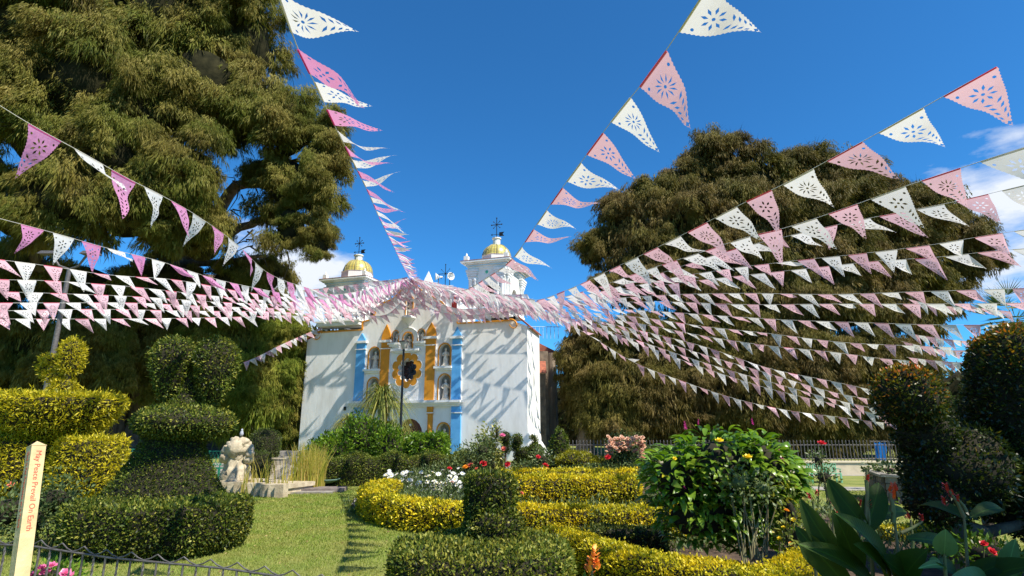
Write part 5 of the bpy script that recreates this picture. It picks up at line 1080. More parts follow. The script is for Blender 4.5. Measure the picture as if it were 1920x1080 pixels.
canna('shaded canna with big dark leaves and a bright orange bloom, front right', (1640, 1080), 3.9,
      [(1625, 990, 1552, 898, 62, .2, .9, D), (1622, 1000, 1648, 905, 60, .1, 1.4, D), (1610, 1075, 1560, 955, 62, -.1, .6, D), (1580, 1060, 1500, 935, 52, .1, 1.1, D), (1665, 1080, 1565, 962, 66, -.3, .4, D),
       (1640, 1100, 1495, 1020, 52, -.2, .3, D), (1600, 1110, 1490, 985, 60, .1, .8, D), (1690, 1100, 1740, 1030, 80, -.2, -.3, D), (1660, 1100, 1600, 1020, 70, -.3, .2, D), (1720, 1110, 1640, 1040, 70, -.1, .5, D), (1700, 1010, 1790, 1035, 40, .3, .2, D), (1610, 980, 1700, 960, 34, .3, .2, D)],
      [(1640, 1150, 1623, 900), (1622, 980, 1625, 880), (1690, 1150, 1676, 960), (1674, 980, 1673, 935), (1672, 960, 1668, 925), (1600, 1150, 1612, 1000)],
      [('cannaO', 1674, 938, .035), ('cannaO', 1680, 922, .03), ('cannaO', 1668, 925, .028), ('cannaR', 1624, 905, .028), ('cannaR', 1628, 955, .03), ('cannaR', 1610, 950, .025)])
canna('pale round leaved young canna between the dark canna leaves, front right', (1770, 1080), 3.7,
      [(1771, 1040, 1773, 992, 56, -.05, 1.3, Pm), (1768, 1062, 1722, 1066, 22, -.2, .3, Pm), (1770, 1068, 1742, 1050, 26, -.1, .8, Pm)], [(1770, 1150, 1771, 1030)], [])
canna('canna with dark red blooms under the tree topiary, right', (1810, 1080), 4.3,
      [(1812, 1090, 1900, 1050, 56, -.2, .4, D), (1830, 1100, 1960, 1060, 60, -.4, .4, D), (1815, 975, 1720, 950, 44, .5, .5, D), (1820, 970, 1880, 955, 40, .2, .6, D), (1800, 1100, 1740, 1060, 44, -.4, .4, D), (1890, 1090, 1905, 1010, 50, -.1, 1.2, Pm), (1860, 1120, 1780, 1085, 60, -.6, .3, Pm)],
      [(1815, 1150, 1808, 970), (1808, 970, 1780, 920), (1812, 960, 1795, 935), (1710, 1060, 1708, 975), (1690, 1000, 1730, 978)],
      [('cannaR', 1776, 925, .035), ('cannaR', 1774, 950, .035), ('cannaR', 1794, 945, .033), ('cannaR', 1785, 935, .033), ('cannaR', 1706, 975, .028), ('cannaR', 1728, 978, .026)])
canna('canna clump with brownish red buds behind the leaves, right of the bush', (1535, 1080), 5.0,
      [(1540, 1070, 1500, 1000, 40, .1, .8, D), (1550, 1060, 1590, 1000, 36, .1, .9, D)], [(1530, 1100, 1525, 940), (1560, 1100, 1562, 960)],
      [('cannaR', 1522, 938, .03), ('cannaR', 1530, 930, .025), ('cannaR', 1562, 950, .033), ('cannaR', 1568, 962, .028)])

# fan palm far right
t_ = thing('fan_palm', (at(1900, 600, 26).x, 26, 0), 'spiky fan palm behind the topiary at the right edge', 'palm'); h = at(1905, 600, 26)
q = MB(); q.tube([(h.x, 26, 0), (h.x, 26, h.z-.3)], [.3, .22], 9); q.build('trunk', m_bark, t_)
f = Fol()
for i in range(34):
    a = R_(0, 2*math.pi); el = R_(-.5, 1.4); d = Vector((math.cos(a)*math.cos(el), math.sin(a)*math.cos(el), math.sin(el))); c = h+d*R_(.8, 1.2)
    for j in range(18):
        sdv = d.cross(Vector((0, 0, 1))).normalized(); u = d*math.cos((j-8.5)*.14)+sdv*math.sin((j-8.5)*.14)+Vector((0, 0, -.12)); f.leaves(np.array([tuple(c)]), np.array([tuple(u)]), .95*R_(.8, 1.1), .06, np.array([random.gauss(.35, .15)]), mid=.3)
    f.leaves(np.array([tuple(h)]), np.array([tuple(d)]), 1.2, .05, np.array([.4]))
f.build('foliage', [m_fern], t_)
t_ = thing('cypress_spire', (at(1777, 760, 30).x, 30, 0), 'small pointed dark conifer seen between the two right topiaries', 'tree')
pc([lathe_q([(.8, 0), (.7, 1.0), (.5, 2.0), (.25, 2.9), (.03, 3.6)], (at(1778, 760, 30).x, 30, 0), 16)], 'foliage', t_, [m_boxd, m_hull], .12, 260, tone=.3, lump=.1)

# ------------------------------------------------------------------ carved stone, pond edge, stepping slab
Y = 15.0
sc = at(440, 905, Y); cs = thing('carved_stone', (sc.x, Y, 0), 'pale carved tree shaped stone standing by the pond', 'sculpture')
def rock(mb, c, r, seed, n=22, m=14, amp=.25):
    V, F = ell_q((0, 0, 0), (1, 1, 1), n, m); V = np.array([v*(1+amp*mnoise.noise(Vector(v)*2.2+Vector((seed, 0, 0)))+amp*.4*mnoise.noise(Vector(v)*6+Vector((seed, 5, 0)))) for v in V])*np.array(r)+np.array(c)
    mb.add([tuple(v) for v in V], [tuple(f) for f in F], True)
q = MB()
zt = at(440, 822, Y).z; zm = at(440, 870, Y).z
q.lathe([(.34, .30), (.33, .42), (.31, .55), (.27, .62), (.22, .72), (.20, .85), (.24, 1.02), (.26, 1.12)], (sc.x-.03, Y, 0), 22, 1, .9, wob=.55)
q.build('stone_trunk', m_cream, cs)
q = MB(); zb_ = at(440, 850, Y).z
for i, (dx, dz, r) in enumerate(((0, .12, .26), (-.22, .06, .17), (.2, .10, .17), (-.24, -.10, .15), (.27, -.14, .13), (-.08, .26, .16), (.12, .26, .15), (.0, -.04, .2), (-.12, -.2, .11), (.30, -.02, .11), (-.16, .2, .12), (.2, .22, .1))): rock(q, (sc.x+dx*1.1, Y-.06+.03*(i % 3), zb_+dz), (r, r*.9, r*.95), i*3.1)
q.build('stone_crown', m_cream, cs)
q = MB(); q.box((sc.x-.05, Y, .19), (.72, .62, .26), taper=.93); q.build('pedestal', m_cream, cs)
bd = thing('pigeon', (sc.x+.02, Y, zt-.02), 'small grey bird perched on top of the carved stone', 'bird')
q = MB(); z_ = at(443, 814, Y).z; q.lathe([(.005, -.06), (.04, -.03), (.048, .01), (.035, .06), (.022, .085), (.028, .105), (.02, .125), (.002, .135)], (sc.x+.04, Y, z_), 10, wob=.2); q.tube([(sc.x+.04, Y-.02, z_+.11), (sc.x+.04, Y-.06, z_+.105)], [.008, .002], 5); q.build('feathers', mat('bird_grey', (.35, .37, .42), .7), bd)
q = MB(); q.tube([(sc.x+.03, Y, z_-.04), (sc.x+.03, Y, zt-.03)], .006, 4); q.build('leg', m_stem, bd)

pe = thing('pond_wall', (gr(475, 930).x, gr(475, 930).y, 0), 'low pale stone wall round the reed pond left of the lawn', 'wall')
a, b = gr(418, 926), gr(533, 934); n_ = 9; nose = [leaf_strip]
for i in range(n_):
    p = a.lerp(b, (i+.5)/n_); w_ = (b-a).length/n_; q = MB(); q.box((p.x, p.y, .15), (w_*.93, .26, .27+.02*(i % 3)), rz=R_(-.12, .12), taper=R_(.86, .97)); q.build('stone', m_cream, pe)
q = MB(); q.box(((a.x+b.x)/2, a.y+.55, .20), ((b-a).length+.1, .9, .10), rz=math.atan2(b.y-a.y, b.x-a.x)); q.box(((a.x+b.x)/2, a.y+.55, .08), ((b-a).length, .85, .13), rz=math.atan2(b.y-a.y, b.x-a.x)); q.build('coping', m_cream, pe)
ss = thing('stepping_slab', tuple(gr(605, 925)), 'flat grey brown slab step at the far end of the lawn', 'step')
q = MB(); c = gr(604, 922); q.box((c.x, c.y, .05), (1.15, .55, .10), rz=.1); q.build('slab', mat('slab_stone', (.24, .2, .17), .85, (.14, .11, .1), 7, .4, 20), ss)
q = MB(); q.box((c.x-.1, c.y-.42, .025), (1.0, .3, .05), rz=.1); q.build('lower_slab', m_kerb, ss)
bw = thing('shallow_bowl', tuple(gr(606, 915)), 'shallow dark green bowl set at the foot of the wavy hedge', 'bowl')
q = MB(); c = gr(606, 915); q.lathe([(.18, .02), (.34, .08), (.40, .13), (.37, .13), (.3, .09), (.01, .06)], (c.x, c.y+.1, .10), 20); q.build('bowl', mat('bowl_green', (.12, .2, .16), .5), bw)

def litter():
    f = Fol(); n = 420; P = np.column_stack([RNG.uniform(-6.5, .2, n), RNG.uniform(5.6, 15, n), RNG.uniform(.02, .035, n)]); A = RNG.normal(0, 1, (n, 3)); A[:, 2] *= .15
    f.leaves(P, A, RNG.uniform(.02, .05, n), .018, RNG.random(n)); return f.build('fallen_leaves', [leafmat('dry_leaves', [(0, (.16, .09, .04)), (1, (.46, .34, .15))], .1, .8)], None, 'stuff')
tag(litter(), 'small dry fallen leaves scattered over the lawn', 'leaves')

# ------------------------------------------------------------------ lamps
def lamp(label, base, top_px, Y, r, head):
    b = at(*base, Y); t = at(*top_px, Y); t_ = thing('street_lamp', (b.x, Y, 0), label, 'street lamp')
    q = MB(); q.tube([(b.x, Y, 0), (b.x+(t.x-b.x)*.1, Y, .5), tuple(t)], [r*1.25, r, r*.7], 10); q.build('post', m_iron if head == 'cup' else m_greyiron, t_)
    if head == 'cup':
        q = MB(); q.lathe([(.03, 0), (.06, .03), (.13, .16), (.17, .28)], tuple(t), 14); q.build('glass_cup', mat('lamp_glass', (.45, .43, .38), .2), t_)
        q = MB(); q.lathe([(.20, .28), (.20, .31), (.10, .35), (.02, .37)], tuple(t), 14); q.lathe([(.035, -.08), (.06, -.03), (.035, .02)], tuple(t), 10); q.build('lamp_cap', m_iron, t_)
    else:
        for s in (-1, 1):
            q = MB(); e = t+Vector((s*.55, -.1, .45)); q.tube([t, t+Vector((s*.3, -.05, .1)), e], .035, 7); q.build('arm', m_greyiron, t_)
            q = MB(); q.box((e.x+s*.1, e.y, e.z+.05), (.55, .26, .10), taper=.7); q.build('lamp_head', m_greyiron, t_)
lamp('slim black lamp post with cup shaped lantern before the facade', (748, 880), (757, 655), 22.5, .055, 'cup')
lamp('grey twin armed lamp post rising behind the yellow topiary, left', (80, 760), (130, 505), 17, .09, 'twin')

# ------------------------------------------------------------------ front fence: rail, posts, twisted bars, crown wires
ff = thing('garden_fence', (-3.2, 5.2, 0), 'low grey wrought iron fence with spiky wire crown along the bottom left', 'fence')
FP = [at(-60, 1018, 5.2), at(60, 1024, 5.1), at(205, 1046, 4.9), at(420, 1066, 4.75), at(560, 1086, 4.65), at(700, 1108, 4.6), at(860, 1135, 4.55)]
def fpos(s):
    k = min(int(s), len(FP)-2); return FP[k].lerp(FP[k+1], s-k)
q = MB(); q.tube([tuple(p) for p in FP], .0085, 6); q.tube([(p.x, p.y, p.z-.36) for p in FP], .0075, 6); q.build('rail', m_greyiron, ff)
tot = [0]
for i in range(len(FP)-1): tot.append(tot[-1]+(FP[i+1]-FP[i]).length)
def farc(d):
    for i in range(len(FP)-1):
        if d <= tot[i+1]: return FP[i].lerp(FP[i+1], (d-tot[i])/(tot[i+1]-tot[i]))
    return FP[-1].copy()
nb = int(tot[-1]/.115)
for i in range(nb):
    p = farc(i*.115+.03); q = MB()
    if i % 2 == 0: q.tube([(p.x, p.y, 0), (p.x, p.y, p.z)], .0085, 6)
    else:
        V = []; M_ = 16
        for j in range(M_+1):
            z = p.z*j/M_; a = j*.9
            for k in range(4): w_ = a+k*math.pi/2; V.append((p.x+.0095*math.cos(w_), p.y+.0095*math.sin(w_), z))
        q.add(V, [(j*4+k, j*4+(k+1) % 4, j*4+4+(k+1) % 4, j*4+4+k) for j in range(M_) for k in range(4)])
    q.build('bar', m_greyiron, ff)
    if i % 2 == 0 and i+2 < nb:
        a = farc(i*.115+.03); b = farc((i+2)*.115+.03); q = MB(); up = Vector((0, 0, .055))
        q.tube([a+up, a.lerp(b, .25)+Vector((0, 0, .022)), a.lerp(b, .5)+Vector((0, 0, .006)), a.lerp(b, .75)+Vector((0, 0, .022)), b+up], .0055, 5)
        q.build('crown_wire', m_greyiron, ff)

# ------------------------------------------------------------------ peace pole
pt = at(68, 838, 4.6); pb = at(32, 1110, 4.45); ax_ = (pt-pb).normalized(); pbase = pb-ax_*(pb.z/ax_.z)
pp = thing('peace_pole', tuple(pbase), 'leaning cream square pole with red lettering at far left', 'post')
zz = ax_; xx = Vector((1, 0.35, 0)); xx = (xx-zz*xx.dot(zz)).normalized(); yy = zz.cross(xx); yaw0 = math.radians(38)
x1 = (xx*math.cos(yaw0)+yy*math.sin(yaw0)); y1_ = zz.cross(x1)
PM = Matrix(((x1.x, y1_.x, zz.x, pbase.x), (x1.y, y1_.y, zz.y, pbase.y), (x1.z, y1_.z, zz.z, pbase.z), (0, 0, 0, 1)))
Lp = (pt-pbase).length; hw = .046
m_pole = mat('cream_paint', (.66, .52, .27), .55, (.50, .38, .19), 7, .2, 30)
q = MB(PM); q.box2((-hw, -hw, 0), (hw, hw, Lp)); q.build('pole', m_pole, pp)
q = MB(PM); q.box2((-hw-.003, -hw-.003, Lp+.0005), (hw+.003, hw+.003, Lp+.006)); q.add([(-hw, -hw, Lp+.006), (hw, -hw, Lp+.006), (hw, hw, Lp+.006), (-hw, hw, Lp+.006), (0, 0, Lp+.045)], [(0, 1, 4), (1, 2, 4), (2, 3, 4), (3, 0, 4)]); q.build('pole_cap', m_pole, pp)
m_redtext = mat('red_lettering', (.50, .07, .04), .6)
def text_mesh(txt, size, M, parent, m, name='lettering', align='LEFT', depth=.0006):
    cu = bpy.data.curves.new(name, 'FONT'); cu.body = txt; cu.size = size; cu.extrude = depth; cu.align_x = align; cu.resolution_u = 3
    ob = bpy.data.objects.new('tmp', cu); COL.objects.link(ob); dg = bpy.context.evaluated_depsgraph_get(); me = bpy.data.meshes.new_from_object(ob.evaluated_get(dg)); bpy.data.objects.remove(ob)
    me.transform(M); me.transform(Matrix.Translation(-origin_of(parent))); me.name = name; me.materials.clear(); me.materials.append(m); return link(name, me, parent)
# faces: -y face of the pole frame and -x face; text runs downwards
def pole_text(txt, face, size, z):
    if face == 0: X = Vector((0, 0, -1)); N = Vector((0, -1, 0)); off = Vector((-.012, -hw-.0012, z))
    else: X = Vector((0, 0, -1)); N = Vector((-1, 0, 0)); off = Vector((-hw-.0012, .012, z))
    Yv = N.cross(X)
    Mt = Matrix(((X.x, Yv.x, N.x, off.x), (X.y, Yv.y, N.y, off.y), (X.z, Yv.z, N.z, off.z), (0, 0, 0, 1)))
    text_mesh(txt, size, PM @ Mt, pp, m_redtext)
pole_text('May Peace Prevail On Earth', 0, .052, Lp-.035)
pole_text('Que la Paz Prevalezca en la Tierra', 1, .040, Lp-.035)

# ------------------------------------------------------------------ back railing, wall, benches, planter
wl = thing('boundary_wall', (9, 20.5, 0), 'low cream wall under the iron railing across the right background', 'wall')
q = MB(); q.box2((1.9, 20.4, 0), (16.5, 20.7, .40)); q.build('wall_body', mat('cream_wall', (.62, .52, .36), .85, (.5, .42, .3), 3, .3, 12), wl)
q = MB(); q.box2((1.85, 20.36, .402), (16.5, 20.74, .45)); q.build('wall_coping', mat('cream_coping', (.66, .56, .4), .85), wl)
rl = thing('iron_railing', (9, 20.55, .45), 'long upright iron railing standing on the cream wall', 'railing')
pk = MB(Matrix.Translation((9, 20.55, .45))); pk.tube([(0, 0, 0), (0, 0, .62)], .014, 5); pk.lathe([(.014, .62), (.024, .64), (.004, .70)], (0, 0, 0), 5)
pm_ = pk.build('picket', m_greyiron, rl); pm_.location = (-7.0, 0, .001)
for i in range(1, 118):
    o = pm_.copy(); COL.objects.link(o); o.parent = rl; o.location = (-7.0+i*.122, 0, .001)
q = MB(); q.tube([(1.95, 20.56, .52), (16.4, 20.56, .52)], .013, 4); q.tube([(1.95, 20.56, .98), (16.4, 20.56, .98)], .013, 4); q.build('rail', m_greyiron, rl)

def bench(label, px_, py_, Y, wpx, mm, slats=9, rz=0, lattice=False, sc_b=1.0):
    c = at(px_, py_, Y); w_ = wpx/FPX*Y; t_ = thing('garden_bench', (c.x, Y, 0), label, 'bench')
    M0 = Matrix.Translation((c.x, Y, 0)) @ Matrix.Rotation(rz, 4, 'Z') @ Matrix.Diagonal((1, sc_b, sc_b, 1))
    for i in range(4): q = MB(M0); q.box((0, -.05-.1*i, .43), (w_, .085, .025)); q.build('seat_slat', mm, t_)
    if lattice:
        q = MB(M0); n = max(4, int(w_/.1))
        for i in range(n):
            x = -w_/2+w_*i/n; q.tube([(x, .05, .5), (x+w_/n*1.6 if x+w_/n*1.6 < w_/2 else w_/2, .05, .88)], .009, 4); q.tube([(x+w_/n, .055, .5), (max(-w_/2, x-w_/n*.6), .055, .88)], .009, 4)
        q.tube([(-w_/2, .05, .89), (w_/2, .05, .89)], .018, 5); q.tube([(-w_/2, .05, .5), (w_/2, .05, .5)], .014, 5); q.build('back_lattice', mm, t_)
    else:
        for i in range(slats): q = MB(M0); x = -w_/2+w_*(i+.5)/slats; q.box((x, .04, .68), (w_/slats*.62, .02, .42)); q.build('back_slat', mm, t_)
    for sx in (-1, 1):
        for y_ in (-.38, .04): q = MB(M0); q.box((sx*(w_/2-.03), y_, .21), (.05, .05, .415)); q.build('leg', mm, t_)
        q = MB(M0); q.box((sx*(w_/2-.03), -.17, .64), (.05, .46, .03)); q.tube([(sx*(w_/2-.03), -.37, .44), (sx*(w_/2-.03), -.37, .63)], .016, 5); q.build('armrest', mm, t_)
    return t_
mat('far_green', (.12, .36, .20), .6)
bench('green slatted bench against the cream wall, behind the single red rose', 1530, 890, 17.6, 32, MATS['far_green'], sc_b=.6)
bench('green slatted bench beside the other one at the cream wall, nearer the stone planter', 1556, 890, 17.8, 28, mat('pale_green_paint', (.20, .46, .28), .6), sc_b=.6)
bench('dark green lattice backed bench between yellow topiary and heart topiary', 240, 865, 19, 70, mat('deep_green_paint', (.015, .17, .10), .5), lattice=True)
bench('green lattice backed bench showing left of the carved stone', 396, 865, 17.5, 58, MATS['deep_green_paint'], lattice=True)
t_ = thing('white_table', (at(213, 890, 14).x, 14, 0), 'white garden table corner behind the yellow topiary', 'table'); c = at(206, 870, 14)
q = MB(); q.box((c.x, 14, .74), (.7, .6, .03)); q.build('table_top', m_trimw, t_)
for sx in (-.3, .3):
    for sy in (-.25, .25): q = MB(); q.box((c.x+sx, 14+sy, .36), (.05, .05, .72)); q.build('leg', m_trimw, t_)
t_ = thing('small_sign', (at(1103, 855, 19).x, 19, 0), 'little pale sign board in front of the railing near the church', 'sign'); c = at(1103, 851, 19)
q = MB(); q.box((c.x, 19, c.z), (.2, .02, .15)); q.build('board', m_cream, t_); q = MB(); q.tube([(c.x, 19.02, 0), (c.x, 19.02, c.z-.02)], .012, 5); q.build('post', m_iron, t_)
pl = thing('stone_planter', (at(1690, 930, 12.6).x, 12.9, 0), 'raised dark stone planter box on the shaded lawn at right', 'planter')
p0 = gr(1637, 930); p1 = gr(1665, 944); p2 = gr(1770, 950); H = .55
q = MB()
c3 = p0+(p2-p1); q.add([tuple(p0), tuple(p1), tuple(p2), tuple(c3)]+[(p.x, p.y, H-.02) for p in (p0, p1, p2, c3)], [(4, 5, 6, 7), (0, 1, 5, 4), (1, 2, 6, 5), (2, 3, 7, 6), (3, 0, 4, 7)]); q.build('planter_core', m_soil, pl)
m_st = [mat('planter_stone', c, .9, tuple(v*.55 for v in c), 9, .5, 22) for c in ((.22, .18, .14), (.28, .23, .17), (.17, .145, .12))]
for (a, b) in ((p0, p1), (p1, p2)):
    L = (b-a).length; t = (b-a)/L; n = Vector((t.y, -t.x, 0)); rows = 4
    for r_i in range(rows):
        x = 0
        while x < L-.02:
            w_ = min(R_(.14, .27), L-x); z0 = H/rows*r_i; c = a+t*(x+w_/2)+n*.02; q = MB()
            q.box((c.x, c.y, z0+H/rows/2), (w_*.93, .09+R_(0, .03), H/rows*.90), rz=math.atan2(t.y, t.x)+R_(-.05, .05), taper=R_(.85, .97)); q.build('stone', random.choice(m_st), pl); x += w_
q = MB()
for (a, b) in ((p0, p1), (p1, p2)):
    c = (a+b)/2; q.box((c.x, c.y, H+.02), ((b-a).length+.12, .2, .05), rz=math.atan2((b-a).y, (b-a).x))
q.build('coping', m_kerb, pl)
loose('planter_plant', 'thin spreading plants growing in the stone planter', [((p1.x+.5, p1.y+.6, .65), (.5, .35, .2))], .1, 160, [m_fern, m_soil], tone=.3, hull=.3, stems=4)
t_ = thing('blue_cloth', tuple(at(1652, 865, 22)), 'bright blue cloth hanging behind the railing at right', 'cloth'); t_.location.z = 0
c = at(1652, 848, 22); q = MB(); vs = []
for j in range(6):
    for i in range(7): vs.append((c.x-.2+.065*i+.03*math.sin(j), 22+.06*math.sin(i*1.9+j*.4), c.z+.38-.15*j-(.06*abs(math.sin(i*1.1)) if j == 0 else 0)))
q.add(vs, [(j*7+i, j*7+i+1, j*7+i+8, j*7+i+7) for j in range(5) for i in range(6)], True); q.build('cloth_sheet', sheetmat('blue_cloth', (.02, .18, .55), .3), t_)
q = MB(); q.tube([(c.x-.35, 22, c.z+.39), (c.x+.35, 22, c.z+.39)], .012, 5); q.tube([(c.x-.35, 22, 0), (c.x-.35, 22, c.z+.4)], .02, 5); q.tube([(c.x+.35, 22, 0), (c.x+.35, 22, c.z+.4)], .02, 5); q.build('cloth_frame', m_greyiron, t_)
t_ = thing('garden_railing', (-6.8, 18.5, 0), 'pale short railing behind the pond reeds', 'railing')
for i in range(14): q = MB(); c = at(508+i*2.6, 880, 18.5); q.tube([(c.x, 18.5, 0), (c.x, 18.5, .62)], .012, 4); q.build('picket', m_cream, t_)
q = MB(); q.box((at(525, 880, 18.5).x, 18.5, .64), (.75, .06, .04)); q.build('rail', m_cream, t_)
t_ = thing('church_step', (at(535, 850, 26).x, 26, 0), 'pale stone step left of the church corner', 'step')
q = MB(); c = at(535, 850, 26); q.box((c.x, 26, .17), (1.5, .6, .34)); q.build('lower_step', m_kerb, t_); q = MB(); q.box((c.x+.1, 26.3, .45), (1.3, .6, .2)); q.build('upper_step', m_kerb, t_)

# unseen shade tree added at right, crown shaped to shade cannas and tree topiary
t_ = thing('shade_tree', (11.3, 2.9, 0), 'unseen leafy tree added right of the garden to shade the cannas and tree topiary', 'tree')
SHB = [((10.7, 3.4, 6.2), (1.6, 1.3, 1.1)), ((9.6, 1.8, 5.6), (1.4, 1.2, 1.0)), ((12.0, 2.0, 7.2), (1.7, 1.5, 1.4)), ((7.1, 1.0, 6.0), (1.5, 1.1, .9))]
weep(t_, SHB, [m_cyp, m_twigshade], backcut=-2)
q = MB(); limb(q, [(11.3, 2.9, 0), (11.2, 2.8, 3), (11, 2.8, 6)], .35, .2); limb(q, [(11.2, 2.8, 3.6), (9.6, 1.8, 5.5), (7.2, 1.0, 5.9)], .18, .06); q.build('trunk', m_bark, t_)

# ------------------------------------------------------------------ paper flag garlands
def petals(cx, cy, r0, r1, n, wd, ph=0.0, bent=0.0):
    out = []
    for i in range(n):
        a = ph+2*math.pi*i/n; d = (math.cos(a), math.sin(a)); s = (-d[1], d[0]); m_ = (r0+r1)/2
        out.append([(cx+d[0]*r0, cy+d[1]*r0), (cx+d[0]*m_+s[0]*wd+s[0]*bent, cy+d[1]*m_+s[1]*wd), (cx+d[0]*r1+s[0]*bent, cy+d[1]*r1+s[1]*bent), (cx+d[0]*m_-s[0]*wd+s[0]*bent, cy+d[1]*m_-s[1]*wd)])
    return out
FW, FH = .36, .50
def flag2d(design, hi):
    hw_ = FW/2; outl = [(-hw_, 0), (hw_, 0)]; n = 17 if hi else 1
    for i in range(n):                      # right edge downwards with pinked teeth
        s = (i+.5)/n
        if hi: outl += [(hw_*(1-i/n)-.0, -.025-(FH-.025)*i/n), (hw_*(1-s)-.007, -.025-(FH-.025)*s)]
        else: outl += [(hw_, -.03)]
    outl.append((0, -FH))
    for i in range(n-1, -1, -1):
        s = (i+.5)/n
        if hi: outl += [(-hw_*(1-s)+.007, -.025-(FH-.025)*s), (-hw_*(1-i/n), -.025-(FH-.025)*i/n)]
        else: outl += [(-hw_, -.03)]
    holes = []
    cy = -.145
    if design == 0: holes += petals(0, cy, .032, .085, 8, .011, .2)
    elif design == 1: holes += petals(0, cy, .026, .088, 11, .007, 0, .012)
    else: holes += petals(0, cy, .03, .08, 6, .013, .5)
    if hi: holes.append([(.013*math.cos(k*math.pi/3), cy+.013*math.sin(k*math.pi/3)) for k in range(6)])
    for i in range(4):
        y = -.265-.045*i; w_ = .075*(1-(.265+.045*i-.2)/.36)
        for s in (-1, 1): holes.append([(s*.010, y-.012), (s*(w_*.55), y+.012), (s*w_, y+.022), (s*w_*.7, y-.006)][::s])
    holes.append([(0, -.435), (.013, -.455), (0, -.478), (-.013, -.455)])
    if hi:
        for s in (-1, 1): holes.append([(s*.125+.013*math.cos(k*math.pi/3), -.065+.013*math.sin(k*math.pi/3)) for k in range(6)])
    if hi: outl = [p for i, p in enumerate(outl) if i == 0 or (abs(p[0]-outl[i-1][0])+abs(p[1]-outl[i-1][1])) > 1e-5]
    else: outl = [(-hw_, 0), (hw_, 0), (hw_, -.03), (0, -FH), (-hw_, -.03)]
    ext = [(x*.06, -.04*k) for k in range(1, 12) for x in (-2, -1, 0, 1, 2) if abs(x*.06) < hw_*(1-.04*k/FH)-.012 and not any(in_poly(x*.06, -.04*k, h) for h in holes)] if hi else [(x*.09, -.1*k) for k in range(1, 4) for x in (-1, 0, 1) if abs(x*.09) < hw_*(1-.1*k/FH)-.012 and not any(in_poly(x*.09, -.1*k, h) for h in holes)]
    return holed(outl, holes, ext)
F2D = {(d, h): flag2d(d, h) for d in (0, 1, 2) for h in (0, 1)}
m_fw = sheetmat('white_paper', (.80, .78, .78), .42, vary=.14); m_fp = sheetmat('pink_paper', (.80, .50, .585), .42, vary=.2); m_fm = sheetmat('orchid_paper', (.76, .30, .56), .42, vary=.2)
m_hw = sheetmat('cream_hem', (.76, .72, .64), .4); m_hp = sheetmat('red_hem', (.84, .18, .26), .5); m_hm = sheetmat('magenta_hem', (.80, .10, .42), .5)
FM = {}
def flag_mesh(hi, colour, skew, design, curl):
    key = (hi, colour, skew, design, curl)
    if key in FM: return FM[key]
    V, T = F2D[(design, hi)]; rr = random.Random(hash((skew, design, curl)) & 255); out = []
    amp, fr, tw, ph = ((.012, 7, .12, 0), (.026, 7, -.35, 1.5), (.016, 9, .4, 3.0), (.035, 5, -.2, 4.4))[curl]
    for x, z in V:
        d = -z/FH; y = amp*math.sin(fr*d+ph+x*6)*min(1, d*2)+tw*x*d*.8+(.10*d*d*(1 if curl % 2 else -.6))
        out.append((x*(1-.10*abs(tw)*d)+skew*FH*d**1.15, y, z*(1-.08*d)))
    me = bpy.data.meshes.new('flag'); hem = [(-FW/2, -.004, .004), (FW/2, -.004, .004), (FW/2, -.004, -.010), (-FW/2, -.004, -.010), (-FW/2, .004, -.010), (FW/2, .004, -.010)]
    b = len(out); me.from_pydata(out+hem, [], [list(t) for t in T]+[(b, b+1, b+2, b+3), (b, b+4, b+5, b+1)])
    a, h = {'w': (m_fw, m_hw), 'p': (m_fp, m_hp), 'm': (m_fm, m_hm)}[colour]; me.materials.append(a); me.materials.append(h)
    me.polygons.foreach_set('material_index', [0]*len(T)+[1, 1]); me.update(); FM[key] = me; return me
m_cord = mat('white_cord', (.62, .60, .55), .7)
A0 = at(768, 521, 29.6)
NFLAG = [0]
